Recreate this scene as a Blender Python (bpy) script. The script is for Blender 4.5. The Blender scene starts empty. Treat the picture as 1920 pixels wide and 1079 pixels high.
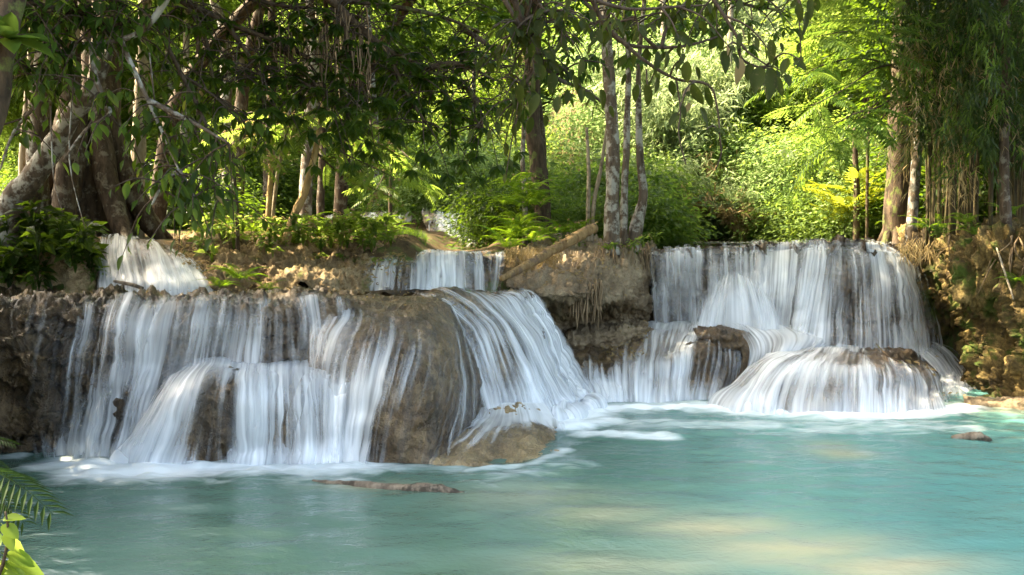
import bpy, math, random
import numpy as np
from mathutils import Vector, Matrix

# ---------------------------------------------------------------- camera, sky, sun, exposure
sc = bpy.context.scene
COL = sc.collection
HC = 2.4                       # camera height above the pool
FPX, CX, CY, HOR = 1663.0, 960.0, 540.0, 440.0   # focal length and horizon in photo pixels
PITCH = math.atan((CY - HOR) / FPX)
cam_d = bpy.data.cameras.new('camera')
cam = bpy.data.objects.new('camera', cam_d)
COL.objects.link(cam)
cam_d.sensor_width = 36.0
cam_d.lens = 36.0 * FPX / 1920.0
cam_d.clip_start = 0.05
cam_d.clip_end = 1000.0
cam.location = (0, 0, HC)
cam.rotation_euler = (math.pi / 2 - PITCH, 0, 0)
cam_d.dof.use_dof = False
sc.camera = cam

SUN_AZ = math.radians(-80.0)     # bearing of the sun, from +Y towards +X (negative = left)
SUN_EL = math.radians(50.0)
world = bpy.data.worlds.new('World')
sc.world = world
world.use_nodes = True
wn = world.node_tree
wn.nodes.clear()
w_out = wn.nodes.new('ShaderNodeOutputWorld')
w_bg = wn.nodes.new('ShaderNodeBackground')
w_sky = wn.nodes.new('ShaderNodeTexSky')
w_sky.sky_type = 'NISHITA'
w_sky.sun_disc = False
w_sky.sun_elevation = SUN_EL
w_sky.sun_rotation = SUN_AZ
w_sky.air_density = 1.0
w_sky.dust_density = 5.0
w_bg.inputs['Strength'].default_value = 0.15
wn.links.new(w_sky.outputs[0], w_bg.inputs['Color'])
wn.links.new(w_bg.outputs[0], w_out.inputs['Surface'])

sun_d = bpy.data.lights.new('sun', 'SUN')
sun_d.energy = 4.4
sun_d.angle = math.radians(0.6)
sun_d.color = (1.0, 0.90, 0.74)
sun = bpy.data.objects.new('sun', sun_d)
COL.objects.link(sun)
S_DIR = Vector((math.sin(SUN_AZ) * math.cos(SUN_EL), math.cos(SUN_AZ) * math.cos(SUN_EL), math.sin(SUN_EL)))
sun.rotation_euler = S_DIR.to_track_quat('Z', 'Y').to_euler()
sun.location = S_DIR * 60

sc.view_settings.view_transform = 'Standard'
sc.view_settings.look = 'None'
sc.view_settings.gamma = 1.0
sc.view_settings.use_curve_mapping = False
sc.view_settings.use_white_balance = True
sc.view_settings.white_balance_temperature = 7600.0
sc.view_settings.white_balance_tint = 6.0
sc.view_settings.exposure = 3.25
sc.render.engine = 'CYCLES'
sc.cycles.use_denoising = True
sc.cycles.max_bounces = 8
sc.cycles.diffuse_bounces = 4
sc.cycles.glossy_bounces = 3
sc.cycles.transmission_bounces = 5
sc.cycles.transparent_max_bounces = 24
sc.cycles.caustics_reflective = False
sc.cycles.caustics_refractive = False
sc.cycles.sample_clamp_indirect = 6.0

rng = np.random.default_rng(7)
random.seed(7)

# ---------------------------------------------------------------- helpers: photo pixel + distance -> point
def P(px, py, Y):
    dx, dy = (px - CX) / FPX, (CY - py) / FPX
    d = np.array([dx, math.cos(PITCH) + dy * math.sin(PITCH), -math.sin(PITCH) + dy * math.cos(PITCH)])
    return np.array([0, 0, HC]) + d * (Y / d[1])

def PZ(px, py, z=0.0):
    dx, dy = (px - CX) / FPX, (CY - py) / FPX
    d = np.array([dx, math.cos(PITCH) + dy * math.sin(PITCH), -math.sin(PITCH) + dy * math.cos(PITCH)])
    return np.array([0, 0, HC]) + d * ((z - HC) / d[2])

def PX(px, Y):
    return (px - CX) / FPX * Y

# ---------------------------------------------------------------- noise
def _hash(ix, iy, iz, seed):
    h = (ix.astype(np.int64) * 374761393 + iy.astype(np.int64) * 668265263 + iz.astype(np.int64) * 2147483647 + seed * 1013904223) & 0xFFFFFFFF
    h = ((h ^ (h >> 13)) * 1274126177) & 0xFFFFFFFF
    h = ((h ^ (h >> 16)) * 2246822519) & 0xFFFFFFFF
    h = h ^ (h >> 15)
    return (h & 0xFFFFFF) / float(0xFFFFFF) * 2 - 1

def vnoise(p, seed=0):
    p = np.asarray(p, float)
    i = np.floor(p).astype(np.int64)
    f = p - i
    f = f * f * f * (f * (f * 6 - 15) + 10)
    r = 0
    for a in (0, 1):
        wa = f[..., 0] if a else 1 - f[..., 0]
        for b in (0, 1):
            wb = f[..., 1] if b else 1 - f[..., 1]
            for c in (0, 1):
                wc = f[..., 2] if c else 1 - f[..., 2]
                r = r + wa * wb * wc * _hash(i[..., 0] + a, i[..., 1] + b, i[..., 2] + c, seed)
    return r

def fbm(p, octaves=4, gain=0.5, seed=0):
    p = np.asarray(p, float)
    r, a = 0, 1.0
    for o in range(octaves):
        r = r + a * vnoise(p * (2.03 ** o) + o * 7.3, seed + o)
        a *= gain
    return r

def sstep(a, b, x):
    t = np.clip((np.asarray(x, float) - a) / (b - a), 0, 1)
    return t * t * (3 - 2 * t)

# ---------------------------------------------------------------- helpers: meshes and objects
def mesh(name, V, faces, mat=None, smooth=True, uv=None, attrs=None):
    """V (n,3); faces: list of (m,k) int arrays; uv (n,2) per vertex; attrs name->(n,) per-vertex floats"""
    if isinstance(faces, np.ndarray):
        faces = [faces]
    faces = [np.asarray(f, np.int32) for f in faces if len(f)]
    me = bpy.data.meshes.new(name)
    V = np.asarray(V, np.float32)
    me.vertices.add(len(V))
    me.vertices.foreach_set('co', V.ravel())
    nl = sum(f.size for f in faces)
    npoly = sum(len(f) for f in faces)
    me.loops.add(nl)
    me.polygons.add(npoly)
    loops = np.concatenate([f.ravel() for f in faces])
    tot = np.concatenate([np.full(len(f), f.shape[1], np.int32) for f in faces])
    start = np.concatenate([[0], np.cumsum(tot)[:-1]]).astype(np.int32)
    me.loops.foreach_set('vertex_index', loops)
    me.polygons.foreach_set('loop_start', start)
    me.polygons.foreach_set('loop_total', tot)
    me.polygons.foreach_set('use_smooth', np.full(npoly, smooth, bool))
    if uv is not None:
        l = me.uv_layers.new(name='UVMap')
        l.data.foreach_set('uv', np.asarray(uv, np.float32)[loops].ravel())
    for k, a in (attrs or {}).items():
        at = me.attributes.new(k, 'FLOAT', 'POINT')
        at.data.foreach_set('value', np.asarray(a, np.float32))
    if mat is not None:
        me.materials.append(mat)
    me.update(calc_edges=True)
    return me

def link(name, me, parent=None, loc=(0, 0, 0)):
    o = bpy.data.objects.new(name, me)
    COL.objects.link(o)
    if parent is not None:
        o.parent = parent
    o.location = tuple(float(c) for c in loc)
    return o

def tag(o, label=None, cat=None, group=None, kind=None):
    for k, v in (('label', label), ('category', cat), ('group', group), ('kind', kind)):
        if v:
            o[k] = v
    return o

def thing(name, label, cat, loc=(0, 0, 0), group=None):
    return tag(link(name, None, None, loc), label, cat, group)

def solid(name, V, faces, mat, label=None, cat=None, group=None, kind=None, parent=None, **kw):
    """one mesh object whose origin is at the bottom centre of the mesh (or the parent's origin)"""
    V = np.asarray(V, float)
    if parent is not None:
        org = np.array(parent.location)
        o = link(name, mesh(name, V - org, faces, mat, **kw), parent)
    else:
        org = np.array([V[:, 0].mean(), V[:, 1].mean(), V[:, 2].min()])
        o = link(name, mesh(name, V - org, faces, mat, **kw), None, org)
    return tag(o, label, cat, group, kind)

def grid_faces(nu, nv, off=0):
    i = np.arange(nu - 1)[:, None] * nv + np.arange(nv - 1)[None, :]
    i = i.ravel() + off
    return np.stack([i, i + nv, i + nv + 1, i + 1], 1)

def tube(pts, radii, seg=8, rough=0.0, seed=0, cap=True, sub=0):
    pts = np.asarray(pts, float)
    radii = np.asarray(radii, float)
    if sub:
        n = (len(pts) - 1) * sub + 1
        M = cr_basis(len(pts), n)
        pts, radii = M @ pts, M @ radii
    n = len(pts)
    t = np.gradient(pts, axis=0)
    t /= np.linalg.norm(t, axis=1)[:, None] + 1e-9
    ref = np.array([0.0, 1.0, 0.0]) if abs(t[:, 1]).max() < 0.9 else np.array([1.0, 0.0, 0.0])
    if abs(t @ ref).max() > 0.95:
        ref = np.array([0.31, 0.17, 0.93])
    x = np.cross(t, ref)
    x /= np.linalg.norm(x, axis=1)[:, None] + 1e-9
    y = np.cross(t, x)
    a = np.linspace(0, 2 * math.pi, seg, endpoint=False)
    ring = np.cos(a)[None, :, None] * x[:, None, :] + np.sin(a)[None, :, None] * y[:, None, :]
    r = radii[:, None] * np.ones(seg)[None, :]
    if rough:
        base = pts[:, None, :] + ring * radii[:, None, None]
        s = 1.0 / max(radii.mean(), 0.02)
        r = r * (1 + rough * fbm(base * np.array([1, 1, 0.45]) * s * 0.8, 3, seed=seed))
    V = (pts[:, None, :] + ring * r[:, :, None]).reshape(-1, 3)
    i = np.arange(n - 1)[:, None] * seg
    j = np.arange(seg)[None, :]
    jn = (j + 1) % seg
    F = np.stack([i + j, i + jn, i + seg + jn, i + seg + j], -1).reshape(-1, 4)
    fs = [F]
    if cap:
        V = np.vstack([V, pts[:1], pts[-1:]])
        j = np.arange(seg); jn = (j + 1) % seg
        fs.append(np.concatenate([np.stack([np.full(seg, n * seg), jn, j], 1),
                                  np.stack([np.full(seg, n * seg + 1), (n - 1) * seg + j, (n - 1) * seg + jn], 1)]))
    return V, fs

def join(parts):
    """join [(V, faces list)]"""
    Vs, out, off = [], {}, 0
    for V, fs in parts:
        if isinstance(fs, np.ndarray):
            fs = [fs]
        Vs.append(V)
        for f in fs:
            out.setdefault(f.shape[1], []).append(f + off)
        off += len(V)
    return np.vstack(Vs), [np.vstack(f) for f in out.values()]

def cr_basis(n, m):
    """Catmull-Rom interpolation matrix (m x n)"""
    M = np.zeros((m, n))
    for r, t in enumerate(np.linspace(0, n - 1, m)):
        k = min(int(t), n - 2)
        f = t - k
        w = (-0.5 * f ** 3 + f ** 2 - 0.5 * f, 1.5 * f ** 3 - 2.5 * f ** 2 + 1, -1.5 * f ** 3 + 2 * f ** 2 + 0.5 * f, 0.5 * f ** 3 - 0.5 * f ** 2)
        for q, wq in enumerate(w):
            M[r, min(max(k - 1 + q, 0), n - 1)] += wq
    return M

def lin_basis(n, m):
    M = np.zeros((m, n))
    for r, t in enumerate(np.linspace(0, n - 1, m)):
        k = min(int(t), n - 2)
        M[r, k] += 1 - (t - k)
        M[r, k + 1] += t - k
    return M

def blur(A, axis, k):
    if k < 1:
        return A
    w = np.hanning(2 * k + 3)[1:-1]
    w /= w.sum()
    pad = [(0, 0)] * A.ndim
    pad[axis] = (k, k)
    B = np.pad(A, pad, mode='edge')
    out = 0
    n = A.shape[axis]
    for i, wi in enumerate(w):
        sl = [slice(None)] * A.ndim
        sl[axis] = slice(i, i + n)
        out = out + wi * B[tuple(sl)]
    return out

# ---------------------------------------------------------------- materials
class NT:
    def __init__(self, name):
        self.m = bpy.data.materials.new(name)
        self.m.use_nodes = True
        self.t = self.m.node_tree
        self.t.nodes.clear()
        self.out = self.t.nodes.new('ShaderNodeOutputMaterial')

    def n(self, kind, ins=None, **props):
        nd = self.t.nodes.new('ShaderNode' + kind)
        for k, v in props.items():
            setattr(nd, k, v)
        for k, v in (ins or {}).items():
            self.set(nd, k, v)
        return nd

    def set(self, nd, k, v):
        s = nd.inputs[k]
        if isinstance(v, bpy.types.NodeSocket):
            self.t.links.new(v, s)
        elif isinstance(v, bpy.types.Node):
            self.t.links.new(v.outputs[0], s)
        else:
            if hasattr(s.default_value, '__len__') and len(s.default_value) == 4 and len(v) == 3:
                v = (*v, 1.0)
            s.default_value = v

    def math(self, op, a, b=0.0, c=0.0, clamp=False):
        return self.n('Math', {0: a, 1: b, 2: c}, operation=op, use_clamp=clamp).outputs[0]

    def noise(self, vec, scale, detail=4.0, rough=0.55, dist=0.0, dims='3D'):
        return self.n('TexNoise', {'Vector': vec, 'Scale': scale, 'Detail': detail, 'Roughness': rough, 'Distortion': dist}, noise_dimensions=dims).outputs[0]

    def ramp(self, fac, stops):
        nd = self.n('ValToRGB', {0: fac})
        cr = nd.color_ramp
        while len(cr.elements) < len(stops):
            cr.elements.new(0.5)
        for e, (p, c) in zip(cr.elements, stops):
            e.position = p
            e.color = (*c, 1.0) if len(c) == 3 else c
        return nd.outputs[0]

    def mix(self, fac, a, b, blend='MIX'):
        nd = self.t.nodes.new('ShaderNodeMix')
        nd.data_type = 'RGBA'
        nd.blend_type = blend
        self.set(nd, 0, fac)
        self.set(nd, 6, a)
        self.set(nd, 7, b)
        return nd.outputs[2]

    def mapr(self, v, a, b, c=0.0, d=1.0):
        return self.n('MapRange', {0: v, 1: a, 2: b, 3: c, 4: d}).outputs[0]

    def scaled(self, vec, sx, sy, sz):
        return self.n('VectorMath', {0: vec, 1: (sx, sy, sz)}, operation='MULTIPLY').outputs[0]

    def attr(self, name):
        return self.n('Attribute', attribute_name=name).outputs['Fac']

    def pos(self):
        return self.n('NewGeometry').outputs['Position']

    def done(self, shader, disp=None):
        self.t.links.new(shader.outputs[0] if isinstance(shader, bpy.types.Node) else shader, self.out.inputs['Surface'])
        return self.m

def m_rock(name, c1, c2, c3, moss=None, moss_amt=0.0, rough=0.55, wet=0.4, vert=1.0, bump=0.9, scale=1.0, streak=0.0):
    b = NT(name)
    p = b.n('TexCoord').outputs['Object']
    pv = b.scaled(p, scale, scale, scale * vert)
    n1 = b.noise(pv, 1.6, 6, 0.62)
    n2 = b.noise(pv, 13.0, 8, 0.72)
    n3 = b.noise(p, 55.0, 3, 0.6)
    f = b.math('ADD', b.math('MULTIPLY', n1, 0.6), b.math('MULTIPLY', n2, 0.4))
    col = b.ramp(f, [(0.36, c1), (0.5, c2), (0.63, c3)])
    col = b.mix(0.55, col, b.ramp(n3, [(0.3, (0.45, 0.43, 0.4)), (0.62, (1.25, 1.22, 1.18))]), 'MULTIPLY')
    if streak:                                   # dark wet runs and mineral bands down the face
        ns = b.noise(b.scaled(p, 7.0, 7.0, 0.55), 1.0, 4, 0.6)
        nb = b.noise(b.scaled(p, 2.5, 2.5, 9.0), 1.0, 4, 0.6, 0.5)
        col = b.mix(streak, col, b.ramp(ns, [(0.36, (0.28, 0.27, 0.26)), (0.5, (0.85, 0.85, 0.86)), (0.66, (1.35, 1.3, 1.22))]), 'MULTIPLY')
        col = b.mix(streak * 0.6, col, b.ramp(nb, [(0.38, (0.5, 0.48, 0.45)), (0.55, (1.1, 1.1, 1.1))]), 'MULTIPLY')
    if moss:
        nm = b.noise(p, 2.3, 5, 0.65)
        col = b.mix(b.mapr(nm, 0.62 - moss_amt, 0.72 - moss_amt), col, b.mix(n2, moss, tuple(c * 1.9 for c in moss)))
    vo = b.n('TexVoronoi', {'Vector': b.n('VectorMath', {0: p, 1: b.n('VectorMath', {0: b.n('TexNoise', {'Vector': p, 'Scale': 6.0}).outputs[1], 1: (.12, .12, .12)}, operation='MULTIPLY').outputs[0]}, operation='ADD').outputs[0], 'Scale': 24.0}).outputs[0]
    bh = b.math('ADD', b.math('MULTIPLY', n2, 0.7), b.math('ADD', b.math('MULTIPLY', n3, 0.35), b.math('MULTIPLY', b.mapr(vo, 0.0, 0.35), 0.35)))
    bp = b.n('Bump', {'Strength': bump, 'Distance': 0.05, 'Height': bh})
    sh = b.n('BsdfPrincipled', {'Base Color': col, 'Roughness': b.mapr(n2, 0.3, 0.7, rough - 0.18, rough + 0.2), 'Specular IOR Level': wet, 'Normal': bp})
    return b.done(sh)

def m_leaf(name, c1, c2, t1, t2, trans=0.5, gloss=0.06, rough=0.4, spot=0.0):
    b = NT(name)
    g = b.n('NewGeometry')
    r = g.outputs['Random Per Island']
    ob = b.n('ObjectInfo').outputs['Random']
    rr = b.math('FRACT', b.math('ADD', r, ob))
    nz = b.noise(g.outputs['Position'], 0.9, 2, 0.5)
    f = b.math('ADD', b.math('MULTIPLY', rr, 0.65), b.math('MULTIPLY', b.mapr(nz, 0.3, 0.7), 0.35))
    cd = b.mix(f, c1, c2)
    ct = b.mix(f, t1, t2)
    if spot:
        sp = b.noise(g.outputs['Position'], 45, 3, 0.6)
        cd = b.mix(b.mapr(sp, 0.6, 0.7, 0, spot), cd, (0.13, 0.1, 0.04))
    d = b.n('BsdfPrincipled', {'Base Color': cd, 'Roughness': rough, 'Specular IOR Level': 0.1})
    t = b.n('BsdfTranslucent', {'Color': ct})
    return b.done(b.n('MixShader', {0: trans, 1: d, 2: t}))

def m_bark(name, c1, c2, patch=None, amt=0.5, scale=1.0, bump=0.7):
    b = NT(name)
    p = b.n('TexCoord').outputs['Object']
    n1 = b.noise(b.scaled(p, 1, 1, 0.25), 14 * scale, 5, 0.6)
    n2 = b.noise(p, 4.5 * scale, 5, 0.65)
    n3 = b.noise(b.scaled(p, 1, 1, 0.6), 42 * scale, 3, 0.6)
    col = b.mix(b.mapr(n1, 0.35, 0.65), c1, c2)
    if patch:
        nb = b.noise(b.scaled(p, 1, 1, 0.8), 11 * scale, 4, 0.6)
        f = b.math('MULTIPLY', b.mapr(n2, 0.62 - amt * 0.35, 0.68 - amt * 0.3), b.mapr(nb, 0.36, 0.5))
        col = b.mix(f, col, patch)
    bp = b.n('Bump', {'Strength': bump, 'Distance': 0.03, 'Height': b.math('ADD', n1, b.math('MULTIPLY', n3, 0.4))})
    return b.done(b.n('BsdfPrincipled', {'Base Color': col, 'Roughness': 0.85, 'Specular IOR Level': 0.2, 'Normal': bp}))

M = {}
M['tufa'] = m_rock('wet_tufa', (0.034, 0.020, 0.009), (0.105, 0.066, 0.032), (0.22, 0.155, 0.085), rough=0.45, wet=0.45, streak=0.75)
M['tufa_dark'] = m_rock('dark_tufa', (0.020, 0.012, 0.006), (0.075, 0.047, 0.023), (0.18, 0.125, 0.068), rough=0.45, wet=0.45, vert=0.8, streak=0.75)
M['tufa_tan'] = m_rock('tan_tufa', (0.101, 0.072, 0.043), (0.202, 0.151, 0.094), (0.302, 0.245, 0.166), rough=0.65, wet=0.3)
M['boulder'] = m_rock('golden_tufa', (0.10, 0.066, 0.032), (0.24, 0.17, 0.09), (0.38, 0.29, 0.16), rough=0.5, wet=0.4, streak=0.4)
M['bank'] = m_rock('crumbly_bank', (0.085, 0.056, 0.031), (0.230, 0.162, 0.089), (0.357, 0.281, 0.170), moss=(0.07, 0.085, 0.02), moss_amt=0.05, rough=0.85, wet=0.15, bump=0.9)
M['cliff'] = m_rock('mossy_cliff', (0.022, 0.014, 0.006), (0.115, 0.078, 0.026), (0.29, 0.21, 0.08), moss=(0.03, 0.046, 0.005), moss_amt=0.10, rough=0.8, wet=0.25, vert=0.85, bump=1.0, streak=0.5)
M['soil'] = m_rock('forest_floor', (0.035, 0.024, 0.014), (0.091, 0.063, 0.035), (0.168, 0.119, 0.063), moss=(0.04, 0.065, 0.015), moss_amt=0.10, rough=0.9, wet=0.1)
M['straw_soil'] = m_rock('straw_earth', (0.16, 0.10, 0.035), (0.32, 0.22, 0.08), (0.45, 0.34, 0.16), rough=0.9, wet=0.1)
# ---------------------------------------------------------------- water materials
def m_veil():
    b = NT('silky_water')
    uv = b.n('TexCoord').outputs['UV']
    dens = b.attr('dens')
    n1 = b.noise(b.scaled(uv, 5.5, 0.42, 1), 1.0, 3, 0.5, 0.25, dims='2D')
    n2 = b.noise(b.scaled(uv, 19.0, 0.5, 1), 1.0, 2, 0.5, 0.2, dims='2D')
    n3 = b.noise(b.scaled(uv, 2.2, 0.7, 1), 1.0, 2, 0.5, dims='2D')
    s = b.math('ADD', b.math('MULTIPLY', n1, 0.44), b.math('ADD', b.math('MULTIPLY', n2, 0.28), b.math('MULTIPLY', n3, 0.28)))
    a = b.math('ADD', b.math('MULTIPLY', b.math('SUBTRACT', s, 0.5), 3.1), b.math('ADD', 0.23, b.math('MULTIPLY', b.math('SUBTRACT', dens, 0.5), 1.4)), clamp=True)
    big = b.noise(b.scaled(uv, 1.1, 0.35, 1), 1.0, 2, 0.5, dims='2D')
    bm = b.math('MAXIMUM', b.mapr(big, 0.34, 0.6, 0.42, 1.15), b.mapr(dens, 0.95, 1.15))
    a = b.math('MULTIPLY', a, bm)
    a = b.math('MULTIPLY', b.math('MINIMUM', a, 1.0), b.mapr(dens, 0.02, 0.25))
    a = b.math('MULTIPLY', b.math('MINIMUM', a, 1.0), 0.95)
    col = b.mix(b.math('MAXIMUM', b.mapr(n2, 0.3, 0.7), b.mapr(dens, 0.9, 1.2)), (0.62, 0.655, 0.70), (0.87, 0.89, 0.915))
    d = b.n('BsdfDiffuse', {'Color': col})
    t = b.n('BsdfTranslucent', {'Color': (0.8, 0.86, 0.92)})
    g = b.n('BsdfGlossy', {'Color': (1, 1, 1), 'Roughness': 0.3})
    dt = b.n('MixShader', {0: 0.25, 1: d, 2: t})
    dg = b.n('MixShader', {0: 0.05, 1: dt, 2: g})
    return b.done(b.n('MixShader', {0: a, 1: b.n('BsdfTransparent'), 2: dg}))
M['veil'] = m_veil()

def m_film():
    b = NT('clinging_film')
    uv = b.n('TexCoord').outputs['UV']
    dens = b.attr('dens')
    n1 = b.noise(b.scaled(uv, 14.0, 1.1, 1), 1.0, 3, 0.6, 0.3, dims='2D')
    n2 = b.noise(b.scaled(uv, 46.0, 1.6, 1), 1.0, 2, 0.6, dims='2D')
    s = b.math('ADD', b.math('MULTIPLY', n1, 0.5), b.math('MULTIPLY', n2, 0.5))
    a = b.math('MULTIPLY', b.mapr(s, 0.42, 0.68), b.math('MULTIPLY', dens, 0.85), clamp=True)
    sh = b.n('BsdfPrincipled', {'Base Color': (0.62, 0.66, 0.72), 'Roughness': 0.25, 'Specular IOR Level': 0.5})
    return b.done(b.n('MixShader', {0: a, 1: b.n('BsdfTransparent'), 2: sh}))
M['film'] = m_film()

def m_pool():
    b = NT('turquoise_pool_water')
    p = b.pos()
    foam, sed, gry = b.attr('foam'), b.attr('sediment'), b.attr('green')
    sn = b.noise(b.scaled(p, 1.0, 1.8, 1), 0.8, 3, 0.55)
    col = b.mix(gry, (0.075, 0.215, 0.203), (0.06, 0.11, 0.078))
    col = b.mix(b.mapr(sn, 0.35, 0.7, 0.0, 0.3), col, (0.13, 0.21, 0.18))
    col = b.mix(b.math('MULTIPLY', sed, b.mapr(sn, 0.25, 0.6, 0.45, 0.95)), col, (0.34, 0.325, 0.215))
    fn = b.noise(b.scaled(p, 2.2, 6.0, 1), 1.0, 5, 0.6, 0.4)
    fa = b.math('ADD', b.math('MULTIPLY', b.math('SUBTRACT', fn, 0.5), 1.3), b.math('SUBTRACT', b.math('MULTIPLY', foam, 1.25), 0.3), clamp=True)
    fa = b.math('MULTIPLY', fa, b.mapr(foam, 0.02, 0.25))
    w1 = b.noise(b.scaled(p, 4.5, 7.0, 1), 1.0, 4, 0.6, 0.6)
    w2 = b.noise(b.scaled(p, 17.0, 24.0, 1), 1.0, 3, 0.6, 0.4)
    bp = b.n('Bump', {'Strength': 0.22, 'Distance': 0.06, 'Height': b.math('ADD', w1, b.math('MULTIPLY', w2, 0.35))})
    sh = b.n('BsdfPrincipled', {'Base Color': col, 'Roughness': 0.09, 'IOR': 1.33, 'Specular IOR Level': 0.5, 'Normal': bp})
    fs = b.n('BsdfDiffuse', {'Color': (0.8, 0.84, 0.86)})
    return b.done(b.n('MixShader', {0: b.math('MULTIPLY', fa, 0.9), 1: sh, 2: fs}))
M['pool'] = m_pool()

def m_stream():
    b = NT('stream_film')
    p = b.pos()
    n1 = b.noise(b.scaled(p, 3, 5, 3), 1.0, 4, 0.6)
    bp = b.n('Bump', {'Strength': 0.3, 'Distance': 0.04, 'Height': b.noise(b.scaled(p, 9, 16, 5), 1.0, 3, 0.6)})
    g = b.n('BsdfPrincipled', {'Base Color': (0.30, 0.30, 0.25), 'Roughness': 0.12, 'IOR': 1.33, 'Normal': bp})
    return b.done(b.n('MixShader', {0: b.mapr(n1, 0.35, 0.65, 0.35, 0.75), 1: b.n('BsdfTransparent'), 2: g}))
M['stream'] = m_stream()

# ---------------------------------------------------------------- terrain (one sheet)
YB = np.array([[-60, 10.9], [-20, 11.0], [-6.6, 11.3], [-1.8, 11.9], [-0.8, 12.2], [-0.1, 13.0], [0.9, 15.0], [1.6, 15.4], [2.5, 16.2], [4.8, 16.0], [6.4, 16.3], [60, 16.3]])
XB = np.array([[-10, 6.0], [3, 6.4], [6, 8.6], [9, 8.6], [12, 8.3], [14, 8.05], [16, 7.65], [17, 7.3], [80, 7.0]])

def terrain(x, y):
    x, y = np.asarray(x, float), np.asarray(y, float)
    d1 = y - np.interp(x, YB[:, 0], YB[:, 1])
    d2 = x - np.interp(y, XB[:, 0], XB[:, 1])
    d3 = -(x + 0.35 + 0.62 * np.clip(y, 0, 14))
    d4 = 2.6 - y
    land = np.maximum(np.maximum(d1, d2), np.maximum(d3, d4))
    left = 1.60 + 0.75 * sstep(0.0, 1.8, d1) + 0.10 * sstep(2, 9, d1)
    river = np.full_like(x, 2.12) + 0.0 * y
    island = 2.02 + 0.12 * sstep(0, 2, d1)
    right = 2.38 + 0.08 * np.clip(d2, 0, 10)
    wr = sstep(1.9, 2.6, x)
    wi = sstep(-0.5, 0.3, x)
    z = left * (1 - wi) + island * wi
    z = z * (1 - wr) + river * wr
    wR = sstep(-0.1, 0.5, d2)
    z = z * (1 - wR) + right * wR
    z = np.where(np.maximum(d3, d4) > d1, np.where(d4 > d1, 0.75 + 0 * x, 2.2 + 0 * x), z)
    # stream channel feeding the small centre fall
    cx = np.interp(y, [12.6, 13.9, 15.2, 16.8, 18.5, 21, 24], [-0.96, -0.92, -0.84, -0.81, -0.98, -1.1, -1.1])
    zc = np.interp(y, [12.5, 13.9, 15.2, 16.8, 18.5, 20, 21.3, 22.5], [2.0, 2.04, 2.06, 2.10, 2.18, 2.28, 2.42, 2.8])
    ch = np.exp(-((x - cx) / 0.62) ** 4) * sstep(11.8, 12.6, y) * (1 - sstep(21.5, 23, y)) * (1 - wR)
    z = z * (1 - ch) + np.minimum(z, zc) * ch
    # far steps and hills
    z = z + 0.42 * sstep(22.4, 23.6, y) * (1 - wr) * (1 - wR)
    yh = np.interp(x, [-40, -12, -3, 0, 2, 4, 9, 30], [30, 34, 34, 30, 21, 19, 22, 24])
    t = np.maximum(y - yh, 0)
    cap = 27 - 15 * np.exp(-((x / np.maximum(y, 5) - 0.006) / 0.05) ** 2)
    z = z + np.minimum(0.62 * t * sstep(0, 6, t), cap)
    z = z + 0.10 * fbm(np.stack([x * 0.8, y * 0.8, 0 * x], -1), 4, seed=3) * sstep(0.2, 1.5, land) * np.where((wr > 0.5) & (wR < 0.3) & (y < 19), 0.15, 1)
    bed = -1.1 + 0.15 * fbm(np.stack([x, y, 0 * x], -1), 3, seed=4)
    k = sstep(-0.55, 0.25, land)
    return bed * (1 - k) + z * k

def TZ(x, y):
    return float(terrain(np.array([x]), np.array([y]))[0])

def axis_pts(breaks):
    out = []
    for a, b, s in breaks:
        out.append(np.arange(a, b, s))
    return np.concatenate(out + [[breaks[-1][1]]])

gx = axis_pts([(-70, -20, 2.0), (-20, -9, 0.4), (-9, 10, 0.11), (10, 24, 0.5), (24, 70, 2.5)])
gy = axis_pts([(-12, 2, 1.0), (2, 10.5, 0.3), (10.5, 20, 0.11), (20, 40, 0.4), (40, 110, 2.0)])
GX, GY = np.meshgrid(gx, gy, indexing='ij')
GZ = terrain(GX, GY)
solid('ground', np.stack([GX, GY, GZ], -1).reshape(-1, 3), grid_faces(len(gx), len(gy)), M['soil'], kind='structure')

# ---------------------------------------------------------------- rock and water nets
def ctl(net):
    """net: columns of (px, py, Y[, dens]); Y None = on the pool surface, ('z', h) = on the level h"""
    C = np.zeros((len(net), len(net[0]), 3))
    D = np.ones((len(net), len(net[0])))
    for i, c in enumerate(net):
        for j, q in enumerate(c):
            if q[2] is None:
                C[i, j] = PZ(q[0], q[1], 0.0)
            elif isinstance(q[2], tuple):
                C[i, j] = PZ(q[0], q[1], q[2][1])
            else:
                C[i, j] = P(q[0], q[1], q[2])
            if len(q) > 3:
                D[i, j] = q[3]
    return C, D

def surf(C, nu, nv):
    A, B = cr_basis(C.shape[0], nu), cr_basis(C.shape[1], nv)
    return np.einsum('ui,ijk,vj->uvk', A, C, B)

def normals(G):
    du, dv = np.gradient(G, axis=0), np.gradient(G, axis=1)
    n = np.cross(du, dv)
    n /= np.linalg.norm(n, axis=2)[..., None] + 1e-9
    view = np.array([0, 0, HC]) - G
    if (n * view).sum() < 0:
        n = -n
    return n

def uvs(G):
    du = np.linalg.norm(np.diff(G, axis=0), axis=2).mean(1)
    dv = np.linalg.norm(np.diff(G, axis=1), axis=2).mean(0)
    u = np.concatenate([[0], np.cumsum(du)])
    v = np.concatenate([[0], np.cumsum(dv)])
    return np.stack(np.meshgrid(u, v, indexing='ij'), -1)

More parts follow.
